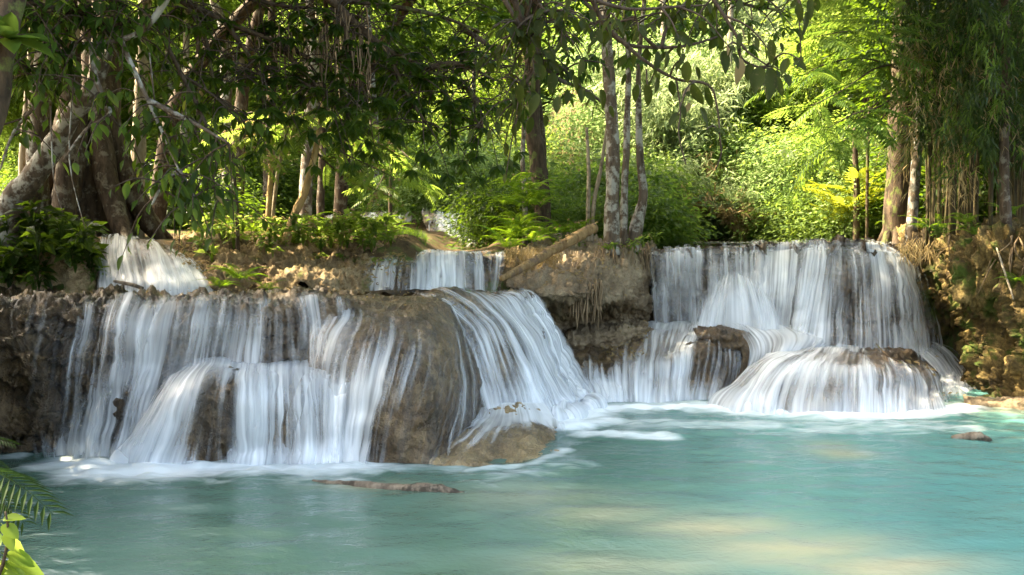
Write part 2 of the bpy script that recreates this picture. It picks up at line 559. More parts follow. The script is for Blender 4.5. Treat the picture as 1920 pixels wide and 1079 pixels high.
STEP = {}
def base_grid(net, nu, nv, seed=0, low=0.06, lows=1.4, sink=True, stk=1.0):
    C, D = ctl(net)
    if sink:                                     # carry the foot on below the water
        foot = C[:, -1:].copy()
        foot[..., 2] -= 0.35
        C = np.concatenate([C, foot], 1)
        D = np.concatenate([D, D[:, -1:]], 1)
    G = surf(C, nu, nv)
    N = normals(G)
    st = STEP.get(seed, 0) * stk
    d0 = low * fbm(G * lows, 3, seed=seed)
    if st:                                       # worn ledges the water bounces off
        ph = G[..., 2] * 2.6 + 1.5 * fbm(G * np.array([1.1, 1.1, .5]), 3, seed=seed + 61)
        fr = ph - np.floor(ph)
        d0 = d0 + st * (.5 * np.sin(6.2832 * fr) + .2 * np.sin(12.566 * fr + 1)) * sstep(-.3, .5, fbm(G * 1.3, 2, seed=seed + 67) + .25)
    G = G + N * d0[..., None]
    DD = np.einsum('ui,ij,vj->uv', lin_basis(D.shape[0], nu), D, lin_basis(D.shape[1], nv))
    return G, DD

def rock(name, label, net, mat, nu=150, nv=90, seed=0, low=0.06, lows=1.4, mid=0.035, fine=0.014, drip=0.0, inset=0.0, cat='rock', sink=True, parent=None, ledge=0.0):
    G, D = base_grid(net, nu, nv, seed, low, lows, sink)
    N = normals(G)
    disp = mid * fbm(G * 4.0, 4, 0.55, seed=seed + 11) + fine * fbm(G * 19.0, 3, 0.6, seed=seed + 23) - inset
    if drip:                                     # vertical flutes and knobs of deposited stone
        q = G * np.array([5.0, 5.0, 0.9])
        disp = disp + drip * (1 - np.abs(fbm(q, 3, 0.5, seed=seed + 31)) * 1.6) - drip * 0.4
    if ledge:
        disp = disp + ledge * np.sin(G[..., 2] * 46 + 3 * fbm(G * 1.7, 2, seed=seed + 41))
    G = G + N * disp[..., None]
    return solid(name, G.reshape(-1, 3), grid_faces(nu, nv), M[mat], label, cat, parent=parent)

def veil(parent, name, net, nu=260, nv=90, seed=0, low=0.06, lows=1.4, off=0.035, ridge=0.016, sink=True, dmul=1.0, uoff=0.0, lowseed=None, flare=1.0, mat='veil', flat=None):
    G, D = base_grid(net, nu, nv, seed if lowseed is None else lowseed, low, lows, sink, .22)
    N = normals(G)
    if flat is not None:
        D = flat * sstep(0.02, 0.35, D)
    uv = uvs(G)
    q = np.stack([uv[..., 0] * 9 + uoff * 3, uv[..., 1] * 0.6, 0 * uv[..., 0]], -1)
    q2 = np.stack([uv[..., 0] * 2.4 + uoff, uv[..., 1] * 0.9, 0 * uv[..., 0] + 5], -1)
    vv = np.linspace(0, 1, nv)[None, :]
    amp = sstep(0.12, 0.45, vv)
    disp = off * (.2 + .8 * sstep(.08, .4, vv)) + amp * (ridge * vnoise(q, seed + 3) + ridge * 1.5 * vnoise(q2, seed + 4))
    uu = np.linspace(0, 1, nu)[:, None]
    D = D * (.25 + .75 * sstep(0, .05, uu) * sstep(1, .95, uu))
    if sink and mat == 'veil':                   # the water bursts where it meets the pool
        near = sstep(.30, .0, G[..., 2])
        disp = disp + near * flare * .055 * (.6 + vnoise(np.stack([uv[..., 0] * 5, uv[..., 1] * 4, 0 * uv[..., 0]], -1), seed + 9))
        D = D + near * flare * .35 * sstep(.15, .5, D)
    G = G + N * disp[..., None]
    uv = uv + np.array([uoff, uoff * 0.37])
    return solid(name, G.reshape(-1, 3), grid_faces(nu, nv), M[mat], parent=parent, uv=uv.reshape(-1, 2), attrs={'dens': np.clip(D * dmul, 0, 1.3).ravel()})

def waterfall(label, net, layers, loc=None, group=None, **kw):
    C, D = ctl(net)
    base = C.reshape(-1, 3).mean(0)
    base[2] = C[..., 2].min()
    t = thing('waterfall', label, 'waterfall', tuple(base), group)
    for i, L in enumerate(layers):
        veil(t, 'water_veil', net, **{**kw, **L})
    return t

STEP.update({102: .12, 1: .09, 21: .10, 52: .06, 14: .02, 33: .05, 7: .03})
FOAM = []      # (px, py, radius_m, strength) splashes on the pool

# --- the long left terrace
W = None
NET_LEFT = [
    [(-160, 546, 11.6, 0), (-150, 553, 10.7, .0), (-140, 562, 10.1, .1), (-150, 600, 9.85, .0), (-150, 680, 9.7, .0), (-150, 780, 9.9, .0), (-150, 850, W, .0)],
    [(-20, 546, 11.6, 0), (-15, 553, 10.7, 0), (-10, 562, 10.1, .1), (-10, 600, 9.75, .1), (-10, 680, 9.55, .04), (-5, 780, 9.75, .05), (5, 850, W, .3)],
    [(70, 546, 11.6, .0), (70, 553, 10.7, .0), (70, 562, 10.05, .1), (50, 600, 9.7, .15), (40, 680, 9.5, .03), (40, 770, 9.75, .0), (50, 852, W, .0)],
    [(135, 546, 11.6, .0), (133, 553, 10.7, .1), (132, 562, 10.0, .2), (128, 600, 9.75, .28), (115, 680, 9.6, .22), (105, 780, 9.6, .36), (100, 852, W, .4)],
    [(190, 546, 11.6, .0), (188, 553, 10.6, .1), (185, 563, 10.0, .35), (178, 595, 9.75, .5), (160, 680, 9.65, .5), (150, 780, 9.55, .6), (148, 852, W, .7)],
    [(250, 546, 11.6, .0), (248, 553, 10.6, .1), (245, 564, 10.0, .7), (235, 600, 9.7, .85), (228, 690, 9.6, .72), (215, 780, 9.45, .6), (205, 856, W, .8)],
    [(330, 546, 11.6, .0), (328, 553, 10.6, .1), (325, 565, 10.0, .75), (318, 600, 9.7, .92), (300, 690, 9.65, .85), (275, 780, 9.5, .9), (262, 858, W, 1)],
    [(420, 546, 11.6, .0), (418, 553, 10.6, .1), (415, 566, 10.0, .65), (410, 600, 9.75, .75), (400, 660, 9.75, .5), (390, 770, 9.65, .3), (385, 860, W, .2)],
    [(500, 546, 11.6, .0), (500, 554, 10.6, .1), (500, 567, 10.0, .6), (502, 600, 9.75, .6), (500, 670, 9.75, .65), (500, 770, 9.65, .7), (500, 862, W, .7)],
    [(575, 546, 11.6, .0), (575, 555, 10.6, .1), (578, 568, 10.0, .5), (585, 605, 9.8, .45), (590, 690, 9.8, .55), (590, 780, 9.7, .5), (590, 864, W, .5)],
    [(660, 546, 11.6, .0), (660, 556, 10.6, .0), (665, 572, 10.0, .2), (670, 610, 9.85, .3), (675, 700, 9.85, .3), (675, 780, 9.8, .3), (675, 866, W, .3)],
]
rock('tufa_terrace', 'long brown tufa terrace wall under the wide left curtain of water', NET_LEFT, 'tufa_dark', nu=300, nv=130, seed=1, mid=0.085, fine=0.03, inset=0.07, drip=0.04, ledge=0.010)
waterfall('wide silky waterfall pouring off the long left terrace into the pool', NET_LEFT,
          [dict(off=0.03, seed=2, lowseed=1, dmul=.8), dict(off=0.10, seed=5, lowseed=1, uoff=13.7, dmul=0.56), dict(off=-.02, seed=6, lowseed=1, ridge=.004, uoff=41., mat='film', flat=.13)], nu=420, nv=80)

# --- mound low on the left terrace that splits the curtain
NET_MOUND = [
    [(318, 702, 9.95, .6), (312, 716, 9.62, 1), (286, 760, 9.42, 1), (250, 815, 9.32, 1), (212, 864, W, 1)],
    [(352, 684, 9.98, .6), (346, 698, 9.6, 1), (322, 738, 9.3, 1), (292, 800, 9.2, 1.), (262, 867, W, 1)],
    [(392, 672, 9.98, .7), (390, 688, 9.55, 1), (374, 728, 9.15, .8), (352, 795, 9.1, .6), (330, 868, W, .7)],
    [(428, 676, 9.98, .7), (424, 690, 9.5, 1), (414, 728, 9.1, .16), (404, 795, 9.08, .06), (396, 869, W, .1)],
    [(470, 680, 9.98, .7), (466, 696, 9.55, 1), (464, 730, 9.14, .85), (467, 795, 9.06, .85), (470, 868, W, .95)],
    [(520, 678, 9.95, .7), (518, 698, 9.6, .9), (516, 736, 9.25, .75), (516, 800, 9.18, .65), (518, 868, W, .6)],
    [(575, 672, 9.9, .7), (572, 698, 9.6, .9), (572, 738, 9.3, .7), (574, 800, 9.22, .6), (576, 868, W, .55)],
    [(628, 668, 9.75, .7), (622, 700, 9.5, .8), (618, 742, 9.3, .65), (618, 800, 9.22, .75), (620, 869, W, .9)],
    [(672, 676, 9.5, .5), (664, 710, 9.34, .6), (655, 750, 9.2, .6), (650, 805, 9.14, .8), (648, 870, W, .9)],
]
rock('tufa_mound', 'low brown tufa mound splitting the left curtain near the waterline', NET_MOUND, 'tufa', nu=140, nv=70, seed=7, mid=0.05, inset=0.05, low=0.04)
waterfall('fan of water spreading over the low mound beneath the left curtain', NET_MOUND,
          [dict(off=0.012, seed=10, lowseed=7, ridge=.004, uoff=23., mat='film', flat=.15), dict(off=0.035, seed=8, lowseed=7), dict(off=0.09, seed=9, lowseed=7, uoff=5.1, dmul=0.75)], nu=260, nv=70, low=0.04)

# --- the big dome
NET_DOME = [
    [(560, 549, 11.2, 0), (590, 560, 10.5, 0), (590, 590, 10.0, .25), (580, 660, 9.75, .5), (578, 700, 9.6, .6), (590, 780, 9.55, .5), (596, 866, 9.5, .5)],
    [(620, 549, 11.1, 0), (640, 561, 10.4, 0), (645, 592, 9.85, .5), (620, 655, 9.5, .8), (606, 705, 9.38, .6), (608, 790, 9.3, .8), (614, 868, W, .95)],
    [(680, 549, 11.0, 0), (690, 563, 10.3, .0), (700, 596, 9.75, .25), (690, 650, 9.35, .5), (672, 705, 9.2, .75), (662, 790, 9.15, .85), (655, 870, W, .95)],
    [(730, 549, 11.0, 0), (740, 566, 10.3, 0), (752, 602, 9.8, .15), (752, 655, 9.35, .25), (738, 710, 9.1, .3), (718, 790, 9.05, .25), (706, 872, W, .25)],
    [(770, 550, 11.0, 0), (782, 571, 10.35, 0), (800, 615, 9.85, .12), (808, 670, 9.45, .15), (800, 720, 9.2, .1), (780, 795, 9.08, .05), (765, 873, W, .1)],
    [(800, 551, 11.0, .1), (815, 577, 10.5, .1), (838, 625, 10.1, .2), (852, 680, 9.75, .22), (852, 730, 9.55, .25), (835, 800, 9.35, .15), (815, 872, W, .2)],
    [(820, 552, 11.1, .2), (838, 582, 10.7, .25), (864, 632, 10.4, .3), (884, 690, 10.15, .35), (888, 745, 10.0, .4), (880, 810, 9.85, .35), (868, 868, 9.75, .3)],
    [(840, 554, 11.4, .2), (860, 590, 11.1, .25), (880, 640, 10.9, .3), (896, 700, 10.7, .3), (900, 750, 10.6, .4), (896, 810, 10.4, .3), (890, 860, 10.3, .3)],
]
rock('tufa_dome', 'big rounded brown tufa dome with thin water threads beside the left curtain', NET_DOME, 'tufa', nu=200, nv=130, seed=14, mid=0.02, fine=0.012, inset=0.03, low=0.05)
waterfall('thin water film and threads running down the big rounded dome', NET_DOME,
          [dict(off=0.02, seed=15, lowseed=14, ridge=0.015), dict(off=0.06, seed=16, lowseed=14, uoff=9.3, dmul=0.6), dict(off=0.012, seed=17, lowseed=14, ridge=.004, uoff=31., mat='film', flat=.22)], nu=300, nv=90, low=0.05)

# --- middle cascade sweeping to the right
NET_MID = [
    [(745, 548, 11.3, .1), (800, 572, 10.95, .4), (840, 610, 10.85, .5), (868, 660, 10.8, .6), (885, 720, 10.7, .7), (900, 770, 10.5, .9), (905, 800, 10.4, .9)],
    [(790, 546, 11.6, .15), (850, 566, 11.2, .45), (895, 605, 11.1, .6), (925, 660, 11.0, .6), (945, 720, 10.9, .65), (960, 775, 10.8, 1), (968, 800, 10.7, 1)],
    [(840, 544, 11.8, .2), (898, 562, 11.5, .55), (938, 602, 11.4, .7), (968, 660, 11.35, .6), (992, 720, 11.3, .85), (1012, 775, 11.3, 1), (1020, 800, 11.2, 1)],
    [(890, 542, 12.0, .2), (935, 556, 11.8, .55), (962, 596, 11.75, .8), (1000, 660, 11.7, .95), (1030, 725, 11.75, 1), (1052, 770, 11.8, 1), (1060, 790, W, 1)],
    [(930, 540, 12.2, .3), (965, 552, 12.05, .7), (985, 590, 12.0, .95), (1026, 660, 12.0, 1), (1058, 730, 12.1, 1), (1080, 768, W, 1), (1085, 780, W, 1)],
    [(960, 539, 12.5, .2), (985, 549, 12.4, .7), (1003, 585, 12.35, .9), (1044, 655, 12.4, 1), (1078, 728, 12.5, 1), (1100, 762, W, 1), (1104, 770, W, 1)],
    [(980, 538, 12.8, .1), (1004, 549, 12.75, .5), (1018, 585, 12.75, .7), (1056, 655, 12.85, .9), (1094, 726, 12.9, 1), (1115, 757, W, 1), (1118, 762, W, 1)],
]
rock('tufa_slope', 'pale stepped tufa slope under the broad middle cascade', NET_MID, 'tufa', nu=160, nv=110, seed=21, mid=0.05, inset=0.05, low=0.06, lows=1.3)
waterfall('broad white cascade sweeping down from the terrace lip between dome and dark hollow', NET_MID,
          [dict(off=0.03, seed=22, lowseed=21), dict(off=0.08, seed=23, lowseed=21, uoff=4.4, dmul=0.75)], nu=320, nv=100, low=0.06, lows=1.3)

# --- low boulder in front of it
NET_BOULDER = [
    [(900, 765, 10.6, 1), (885, 790, 10.3, 1), (850, 822, 9.8, .5), (815, 848, 9.5, .3), (788, 868, W, .3)],
    [(920, 760, 10.6, 1), (905, 786, 10.2, 1), (880, 818, 9.68, .45), (850, 850, 9.4, .25), (830, 876, W, .2)],
    [(945, 758, 10.7, 1.1), (940, 786, 10.2, 1), (925, 817, 9.7, .3), (905, 852, 9.36, .1), (890, 877, W, .1)],
    [(970, 757, 10.8, 1.1), (978, 786, 10.3, .9), (980, 812, 9.82, .12), (975, 845, 9.5, .0), (965, 873, W, .0)],
    [(995, 757, 11.0, 1.1), (1012, 784, 10.6, .9), (1028, 810, 10.15, .1), (1038, 835, 9.92, .0), (1035, 858, W, .0)],
    [(1015, 760, 11.2, 1.1), (1045, 788, 10.95, 1), (1062, 812, 10.62, .6), (1072, 828, 10.4, .4), (1070, 842, W, .4)],
]
rock('boulder', 'low smooth tan boulder at the foot of the middle cascade', NET_BOULDER, 'boulder', nu=130, nv=80, seed=28, low=0.05, mid=0.03, inset=0.02, ledge=0.005)
waterfall('thin sheet of water sliding over the low tan boulder', NET_BOULDER, [dict(off=0.025, seed=29, lowseed=28, ridge=0.012), dict(off=0.01, seed=30, lowseed=28, ridge=.003, uoff=17., mat='film', flat=.12)], nu=200, nv=70, low=0.05)

# --- right lower terrace
NET_RL = [
    [(1040, 640, 14.4, .1), (1052, 655, 13.7, .1), (1062, 682, 13.1, .6), (1078, 720, 12.9, .9), (1092, 763, W, 1)],
    [(1085, 630, 14.6, .0), (1092, 650, 13.8, .0), (1098, 682, 13.05, .25), (1106, 722, 12.8, .9), (1115, 759, W, 1)],
    [(1130, 622, 14.9, .0), (1132, 648, 13.9, .0), (1135, 685, 13.0, .2), (1140, 722, 12.75, .85), (1145, 757, W, .95)],
    [(1175, 612, 15.2, .5), (1172, 642, 14.0, .15), (1172, 684, 13.0, .35), (1174, 722, 12.72, .85), (1175, 755, W, .9)],
    [(1230, 604, 15.5, 1), (1222, 636, 14.1, .5), (1214, 680, 13.0, .5), (1212, 720, 12.72, .8), (1210, 755, W, .85)],
    [(1290, 600, 15.6, 1.1), (1282, 630, 14.1, .7), (1268, 672, 13.1, .75), (1262, 715, 12.8, .8), (1258, 754, W, .85)],
    [(1330, 600, 15.6, 1.1), (1326, 624, 14.2, .7), (1318, 655, 13.3, .35), (1310, 705, 12.95, .45), (1303, 752, W, .6)],
    [(1365, 602, 15.6, 1.1), (1362, 626, 14.3, .8), (1362, 655, 13.5, .4), (1360, 705, 13.15, .42), (1350, 750, W, .5)],
    [(1400, 606, 15.6, 1.2), (1398, 634, 14.5, 1.0), (1402, 666, 13.9, .5), (1398, 710, 13.6, .5), (1385, 746, 13.4, .6)],
]
rock('tufa_ledge', 'low wide tufa ledge with flat crusted top, between middle cascade and right dome', NET_RL, 'tufa', nu=170, nv=90, seed=33, mid=0.05, low=0.05, inset=0.04)
waterfall('low curtain of water dropping from the flat ledge right of the middle cascade', NET_RL,
          [dict(off=0.03, seed=34, lowseed=33, flare=.4, dmul=.92), dict(off=0.08, seed=35, lowseed=33, uoff=7.7, dmul=0.72, flare=.4)], nu=300, nv=70, low=0.05)

NET_OUT = [
    [(1300, 622, 14.5), (1304, 627, 14.05), (1307, 635, 13.85), (1310, 652, 13.8)],
    [(1328, 614, 14.5), (1331, 620, 13.85), (1333, 632, 13.55), (1335, 655, 13.5)],
    [(1358, 614, 14.5), (1361, 620, 13.85), (1364, 634, 13.55), (1366, 662, 13.5)],
    [(1382, 620, 14.6), (1386, 627, 14.1), (1389, 642, 13.85), (1390, 668, 13.85)],
    [(1396, 630, 14.8), (1400, 638, 14.5), (1402, 650, 14.4), (1402, 668, 14.4)],
]
rock('rock_outcrop', 'brown flaky crust capping the ledge beside the white chute', NET_OUT, 'tufa', nu=90, nv=50, seed=36, mid=0.05, fine=0.03, low=0.04, ledge=0.025)

NET_SHELF = [
    [(1055, 622, 14.7), (1062, 632, 13.9), (1065, 645, 13.75), (1070, 668, 13.8)],
    [(1095, 610, 14.9), (1098, 622, 13.85), (1100, 640, 13.65), (1104, 668, 13.7)],
    [(1140, 608, 15.0), (1142, 618, 13.95), (1144, 638, 13.75), (1146, 664, 13.8)],
    [(1180, 606, 15.1), (1180, 616, 14.2), (1182, 632, 14.05), (1184, 655, 14.1)],
    [(1215, 604, 15.2), (1215, 612, 14.6), (1216, 622, 14.5), (1218, 640, 14.5)],
]
rock('rock_shelf', 'flaky layered brown rock shelf at the mouth of the dark hollow', NET_SHELF, 'tufa_tan', nu=100, nv=60, seed=37, mid=0.06, fine=0.03, low=0.05, ledge=0.025)

# --- right lower dome
NET_RD = [
    [(1500, 650, 14.6, 1), (1440, 664, 13.7, 1), (1404, 690, 13.1, 1), (1368, 725, 12.7, .95), (1330, 756, W, 1)],
    [(1510, 650, 14.6, 1), (1462, 668, 13.4, 1), (1430, 694, 12.75, .95), (1400, 732, 12.4, .85), (1372, 768, W, 1)],
    [(1530, 650, 14.6, 1), (1498, 670, 13.2, .95), (1472, 696, 12.44, .9), (1452, 731, 12.1, .8), (1440, 775, W, .95)],
    [(1560, 650, 14.6, 1), (1545, 671, 13.1, .7), (1530, 697, 12.32, .8), (1522, 733, 11.98, .7), (1515, 778, W, .9)],
    [(1600, 650, 14.6, .9), (1595, 672, 13.1, .5), (1590, 698, 12.3, .75), (1588, 733, 11.95, .65), (1586, 778, W, .9)],
    [(1640, 650, 14.6, .5), (1645, 672, 13.2, .2), (1650, 698, 12.36, .7), (1652, 733, 12.03, .7), (1654, 777, W, .9)],
    [(1675, 652, 14.7, .3), (1690, 676, 13.4, .1), (1704, 700, 12.58, .6), (1712, 733, 12.25, .7), (1716, 775, W, .9)],
    [(1700, 655, 14.9, .3), (1722, 680, 13.8, .2), (1742, 705, 13.1, .6), (1752, 738, 12.75, .7), (1760, 768, W, .9)],
    [(1715, 658, 15.2, .3), (1740, 684, 14.3, .3), (1758, 705, 13.9, .6), (1768, 735, 13.6, .7), (1774, 758, 13.3, .9)],
]
rock('tufa_dome', 'low wide flat-topped dome with even water fringe below the tall right fall', NET_RD, 'tufa', nu=200, nv=90, seed=44, low=0.04, mid=0.025, fine=0.012, inset=0.03)
waterfall('even fringe of water falling all round the low right dome', NET_RD,
          [dict(off=0.03, seed=45, lowseed=44, ridge=0.02, flare=.25, dmul=.86), dict(off=0.07, seed=46, lowseed=44, uoff=3.3, dmul=0.66, flare=.25), dict(off=.01, seed=48, lowseed=44, ridge=.004, uoff=19., mat='film', flat=.2)], nu=380, nv=70, low=0.04)

NET_SLAB = [
    [(1590, 662, 14.4), (1592, 668, 13.9), (1594, 676, 13.75), (1596, 690, 13.7)],
    [(1630, 656, 14.5), (1632, 664, 13.7), (1634, 678, 13.45), (1636, 700, 13.4)],
    [(1670, 654, 14.5), (1674, 660, 13.7), (1676, 680, 13.4), (1678, 705, 13.35)],
    [(1705, 656, 14.6), (1709, 663, 13.9), (1712, 682, 13.65), (1714, 710, 13.6)],
    [(1718, 664, 14.8), (1722, 672, 14.5), (1724, 690, 14.4), (1726, 710, 14.3)],
]
rock('rock_slab', 'dark flaky rock slab lying on top of the low right dome', NET_SLAB, 'tufa_dark', nu=90, nv=50, seed=47, low=0.04, mid=0.05, fine=0.02, ledge=0.015)

# --- tall right fall
NET_TALL = [
    [(1212, 461, 18.0, 0), (1214, 467, 15.6, .3), (1217, 480, 15.35, .5), (1219, 520, 15.3, .5), (1222, 565, 15.3, .55), (1225, 608, 15.4, .7)],
    [(1240, 460, 18.0, 0), (1245, 466, 15.55, .5), (1247, 480, 15.25, .9), (1248, 520, 15.2, .9), (1250, 565, 15.2, .9), (1252, 610, 15.3, 1)],
    [(1300, 459, 18.0, 0), (1305, 465, 15.5, .4), (1306, 480, 15.2, .75), (1308, 520, 15.1, .7), (1310, 565, 15.1, .75), (1310, 612, 15.2, 1)],
    [(1360, 458, 18.0, 0), (1368, 463, 15.4, .3), (1370, 478, 15.15, .65), (1372, 520, 15.0, .8), (1374, 570, 14.95, .95), (1376, 618, 15.0, 1.2)],
    [(1420, 457, 18.0, 0), (1430, 460, 15.3, .35), (1430, 475, 15.0, .7), (1428, 520, 14.85, .8), (1426, 575, 14.8, .85), (1424, 625, 14.8, 1)],
    [(1480, 456, 18.0, 0), (1490, 457, 15.2, .35), (1490, 472, 14.9, .7), (1486, 520, 14.75, .8), (1480, 580, 14.65, .8), (1476, 635, 14.65, 1)],
    [(1525, 456, 18.0, 0), (1535, 455, 15.1, .5), (1534, 470, 14.85, .95), (1528, 520, 14.65, 1.), (1515, 590, 14.55, 1), (1505, 645, 14.5, 1)],
    [(1570, 456, 18.0, 0), (1578, 454, 15.05, .4), (1580, 470, 14.8, .75), (1582, 520, 14.6, .5), (1580, 590, 14.5, .35), (1578, 652, 14.45, .5)],
    [(1610, 456, 18.0, 0), (1618, 456, 15.0, .5), (1626, 472, 14.75, .8), (1634, 525, 14.55, .6), (1636, 595, 14.45, .6), (1638, 654, 14.4, .7)],
    [(1645, 456, 18.0, 0), (1652, 459, 15.05, .4), (1670, 478, 14.75, .85), (1688, 530, 14.55, .8), (1694, 595, 14.45, .6), (1698, 652, 14.4, .7)],
    [(1662, 457, 18.0, 0), (1676, 464, 15.3, .3), (1702, 490, 15.0, .7), (1724, 540, 14.85, .7), (1736, 600, 14.75, .6), (1744, 650, 14.7, .7)],
    [(1672, 460, 18.0, 0), (1688, 472, 15.7, .2), (1716, 505, 15.5, .4), (1738, 550, 15.4, .4), (1750, 605, 15.35, .4), (1760, 648, 15.3, .5)],
]
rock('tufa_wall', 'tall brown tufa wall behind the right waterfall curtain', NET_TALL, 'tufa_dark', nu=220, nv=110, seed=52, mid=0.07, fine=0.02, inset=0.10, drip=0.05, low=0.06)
waterfall('tall wide waterfall curtain dropping from the upper river on the right', NET_TALL,
          [dict(off=0.03, seed=53, lowseed=52, dmul=.84), dict(off=0.11, seed=54, lowseed=52, uoff=11.1, dmul=0.58), dict(off=-0.02, seed=55, lowseed=52, uoff=21.0, mat='film', flat=.18, ridge=.004)], nu=460, nv=80, low=0.06)

# bulge half way up the tall fall, water spreading off it
NET_BULGE = [
    [(1300, 560, 15.0, 0), (1300, 575, 14.9, .0), (1290, 595, 14.8, .0), (1285, 612, 14.8, .0)],
    [(1355, 510, 15.05, .0), (1350, 525, 14.85, .5), (1335, 565, 14.7, .75), (1325, 612, 14.65, .9)],
    [(1385, 508, 15.0, .0), (1390, 522, 14.8, .6), (1400, 565, 14.6, .9), (1405, 618, 14.55, 1.1)],
    [(1420, 530, 14.95, .0), (1440, 550, 14.75, .3), (1455, 590, 14.6, .6), (1460, 628, 14.5, .8)],
    [(1470, 560, 14.9, .0), (1485, 580, 14.7, .0), (1500, 615, 14.55, .0), (1505, 645, 14.5, .0)],
]
waterfall('widening spray of water bouncing off a bulge low in the tall right curtain', NET_BULGE, [dict(off=0.02, seed=57, lowseed=200), dict(off=0.06, seed=58, lowseed=200, uoff=2.0, dmul=.7)], nu=200, nv=60, low=0.03)

# white chute between outcrop and right dome
NET_CHUTE = [
    [(1310, 596, 15.3, .0), (1366, 614, 14.3, .0), (1390, 640, 13.8, .5), (1398, 672, 13.5, .9), (1382, 716, 13.05, .9), (1345, 755, W, 1)],
    [(1340, 587, 15.6, .5), (1392, 604, 14.8, .8), (1432, 632, 14.3, 1.0), (1438, 664, 13.85, 1.0), (1405, 712, 13.3, .95), (1362, 752, 12.9, 1)],
    [(1390, 584, 15.5, 1.1), (1430, 600, 14.9, 1.1), (1475, 630, 14.35, 1.05), (1470, 660, 13.95, 1.0), (1420, 704, 13.65, .95), (1375, 745, 13.3, 1)],
    [(1460, 596, 15.3, 1.1), (1495, 610, 14.9, 1.1), (1525, 632, 14.5, 1.1), (1505, 656, 14.2, 1.0), (1445, 694, 13.9, .95), (1388, 738, 13.7, 1)],
    [(1500, 620, 15.0, .9), (1530, 632, 14.8, 1.0), (1548, 642, 14.6, 1.0), (1530, 652, 14.4, 1), (1465, 690, 14.2, 1), (1395, 732, 14.0, 1)],
]
rock('tufa_step', 'drowned tufa step below the tall right curtain', NET_CHUTE, 'tufa', nu=100, nv=70, seed=61, low=0.03, mid=0.02, inset=0.08)
waterfall('white churning chute of water between crusted outcrop and low right dome', NET_CHUTE, [dict(off=0.04, seed=62, lowseed=61, ridge=0.02)], nu=200, nv=80, low=0.03)

# side fan by the right cliff
NET_SIDE = [
    [(1690, 650, 14.9, .6), (1712, 662, 14.5, .9), (1740, 690, 14.2, .8), (1758, 720, 14.0, .7), (1768, 750, 13.3, .7)],
    [(1705, 646, 15.1, .6), (1735, 655, 14.7, .95), (1768, 682, 14.4, .85), (1784, 715, 14.1, .7), (1792, 752, 13.2, .8)],
    [(1715, 643, 15.4, .5), (1752, 650, 15.1, .7), (1785, 678, 14.8, .6), (1805, 712, 14.5, .5), (1815, 752, 13.4, .6)],
    [(1722, 640, 15.7, .3), (1765, 648, 15.5, .3), (1800, 676, 15.3, .2), (1825, 710, 15.1, .2), (1840, 748, 13.9, .2)],
]
rock('tufa_apron', 'steep wet tufa apron tucked against the mossy right cliff', NET_SIDE, 'tufa_dark', nu=90, nv=70, seed=64, low=0.04, mid=0.03, inset=0.05)
waterfall('misty side fan of water spilling beside the mossy right cliff', NET_SIDE, [dict(off=0.03, seed=65, lowseed=64), dict(off=0.09, seed=66, lowseed=64, uoff=4, dmul=.7)], nu=160, nv=70, low=0.04)

# --- mossy right cliff
NET_CLIFF = [
    [(1670, 448, 17.0), (1688, 462, 16.0), (1712, 520, 15.8), (1735, 590, 15.9), (1760, 650, 16.0), (1770, 700, 15.9), (1775, 748, 15.3)],
    [(1725, 440, 16.4), (1735, 456, 15.0), (1750, 520, 14.9), (1768, 580, 15.1), (1785, 640, 15.8), (1792, 700, 15.6), (1800, 750, 14.6)],
    [(1780, 438, 15.8), (1778, 455, 14.3), (1782, 520, 14.1), (1792, 575, 14.4), (1800, 625, 15.3), (1815, 690, 14.8), (1832, 752, 13.6)],
    [(1825, 436, 15.2), (1818, 456, 13.7), (1815, 520, 13.6), (1818, 580, 13.9), (1822, 640, 14.4), (1838, 700, 13.6), (1860, 756, 12.75)],
    [(1870, 434, 14.6), (1862, 456, 13.2), (1856, 520, 13.1), (1858, 585, 13.3), (1862, 640, 13.5), (1875, 700, 12.9), (1895, 760, 12.35)],
    [(1930, 432, 14.0), (1915, 458, 12.6), (1905, 520, 12.4), (1905, 590, 12.5), (1910, 650, 12.5), (1925, 705, 12.1), (1945, 765, 11.9)],
    [(2010, 430, 13.2), (1985, 460, 11.9), (1975, 530, 11.7), (1975, 600, 11.6), (1980, 660, 11.5), (1995, 720, 11.3), (2010, 775, 11.2)],
    [(2120, 430, 12.0), (2090, 465, 10.9), (2080, 540, 10.6), (2085, 620, 10.4), (2090, 690, 10.2), (2100, 760, 10.1), (2110, 810, 10.0)],
]
rock('cliff', 'mossy ochre cliff with dripstone folds on the right bank', NET_CLIFF, 'cliff', nu=230, nv=170, seed=71, low=0.26, lows=1.1, mid=0.11, fine=0.045, drip=0.16, cat='cliff')

NET_SHOAL = [
    [(1798, 744, 13.6), (1803, 750, 13.3), (1808, 757, W)],
    [(1840, 742, 13.1), (1845, 750, 12.7), (1850, 763, W)],
    [(1890, 744, 12.6), (1900, 754, 12.2), (1908, 768, W)],
    [(1950, 748, 12.1), (1965, 760, 11.7), (1975, 776, W)],
]
rock('gravel_spit', 'sunlit tan rock spit at the foot of the mossy cliff', NET_SHOAL, 'tufa_tan', nu=80, nv=40, seed=73, low=0.03, mid=0.05)

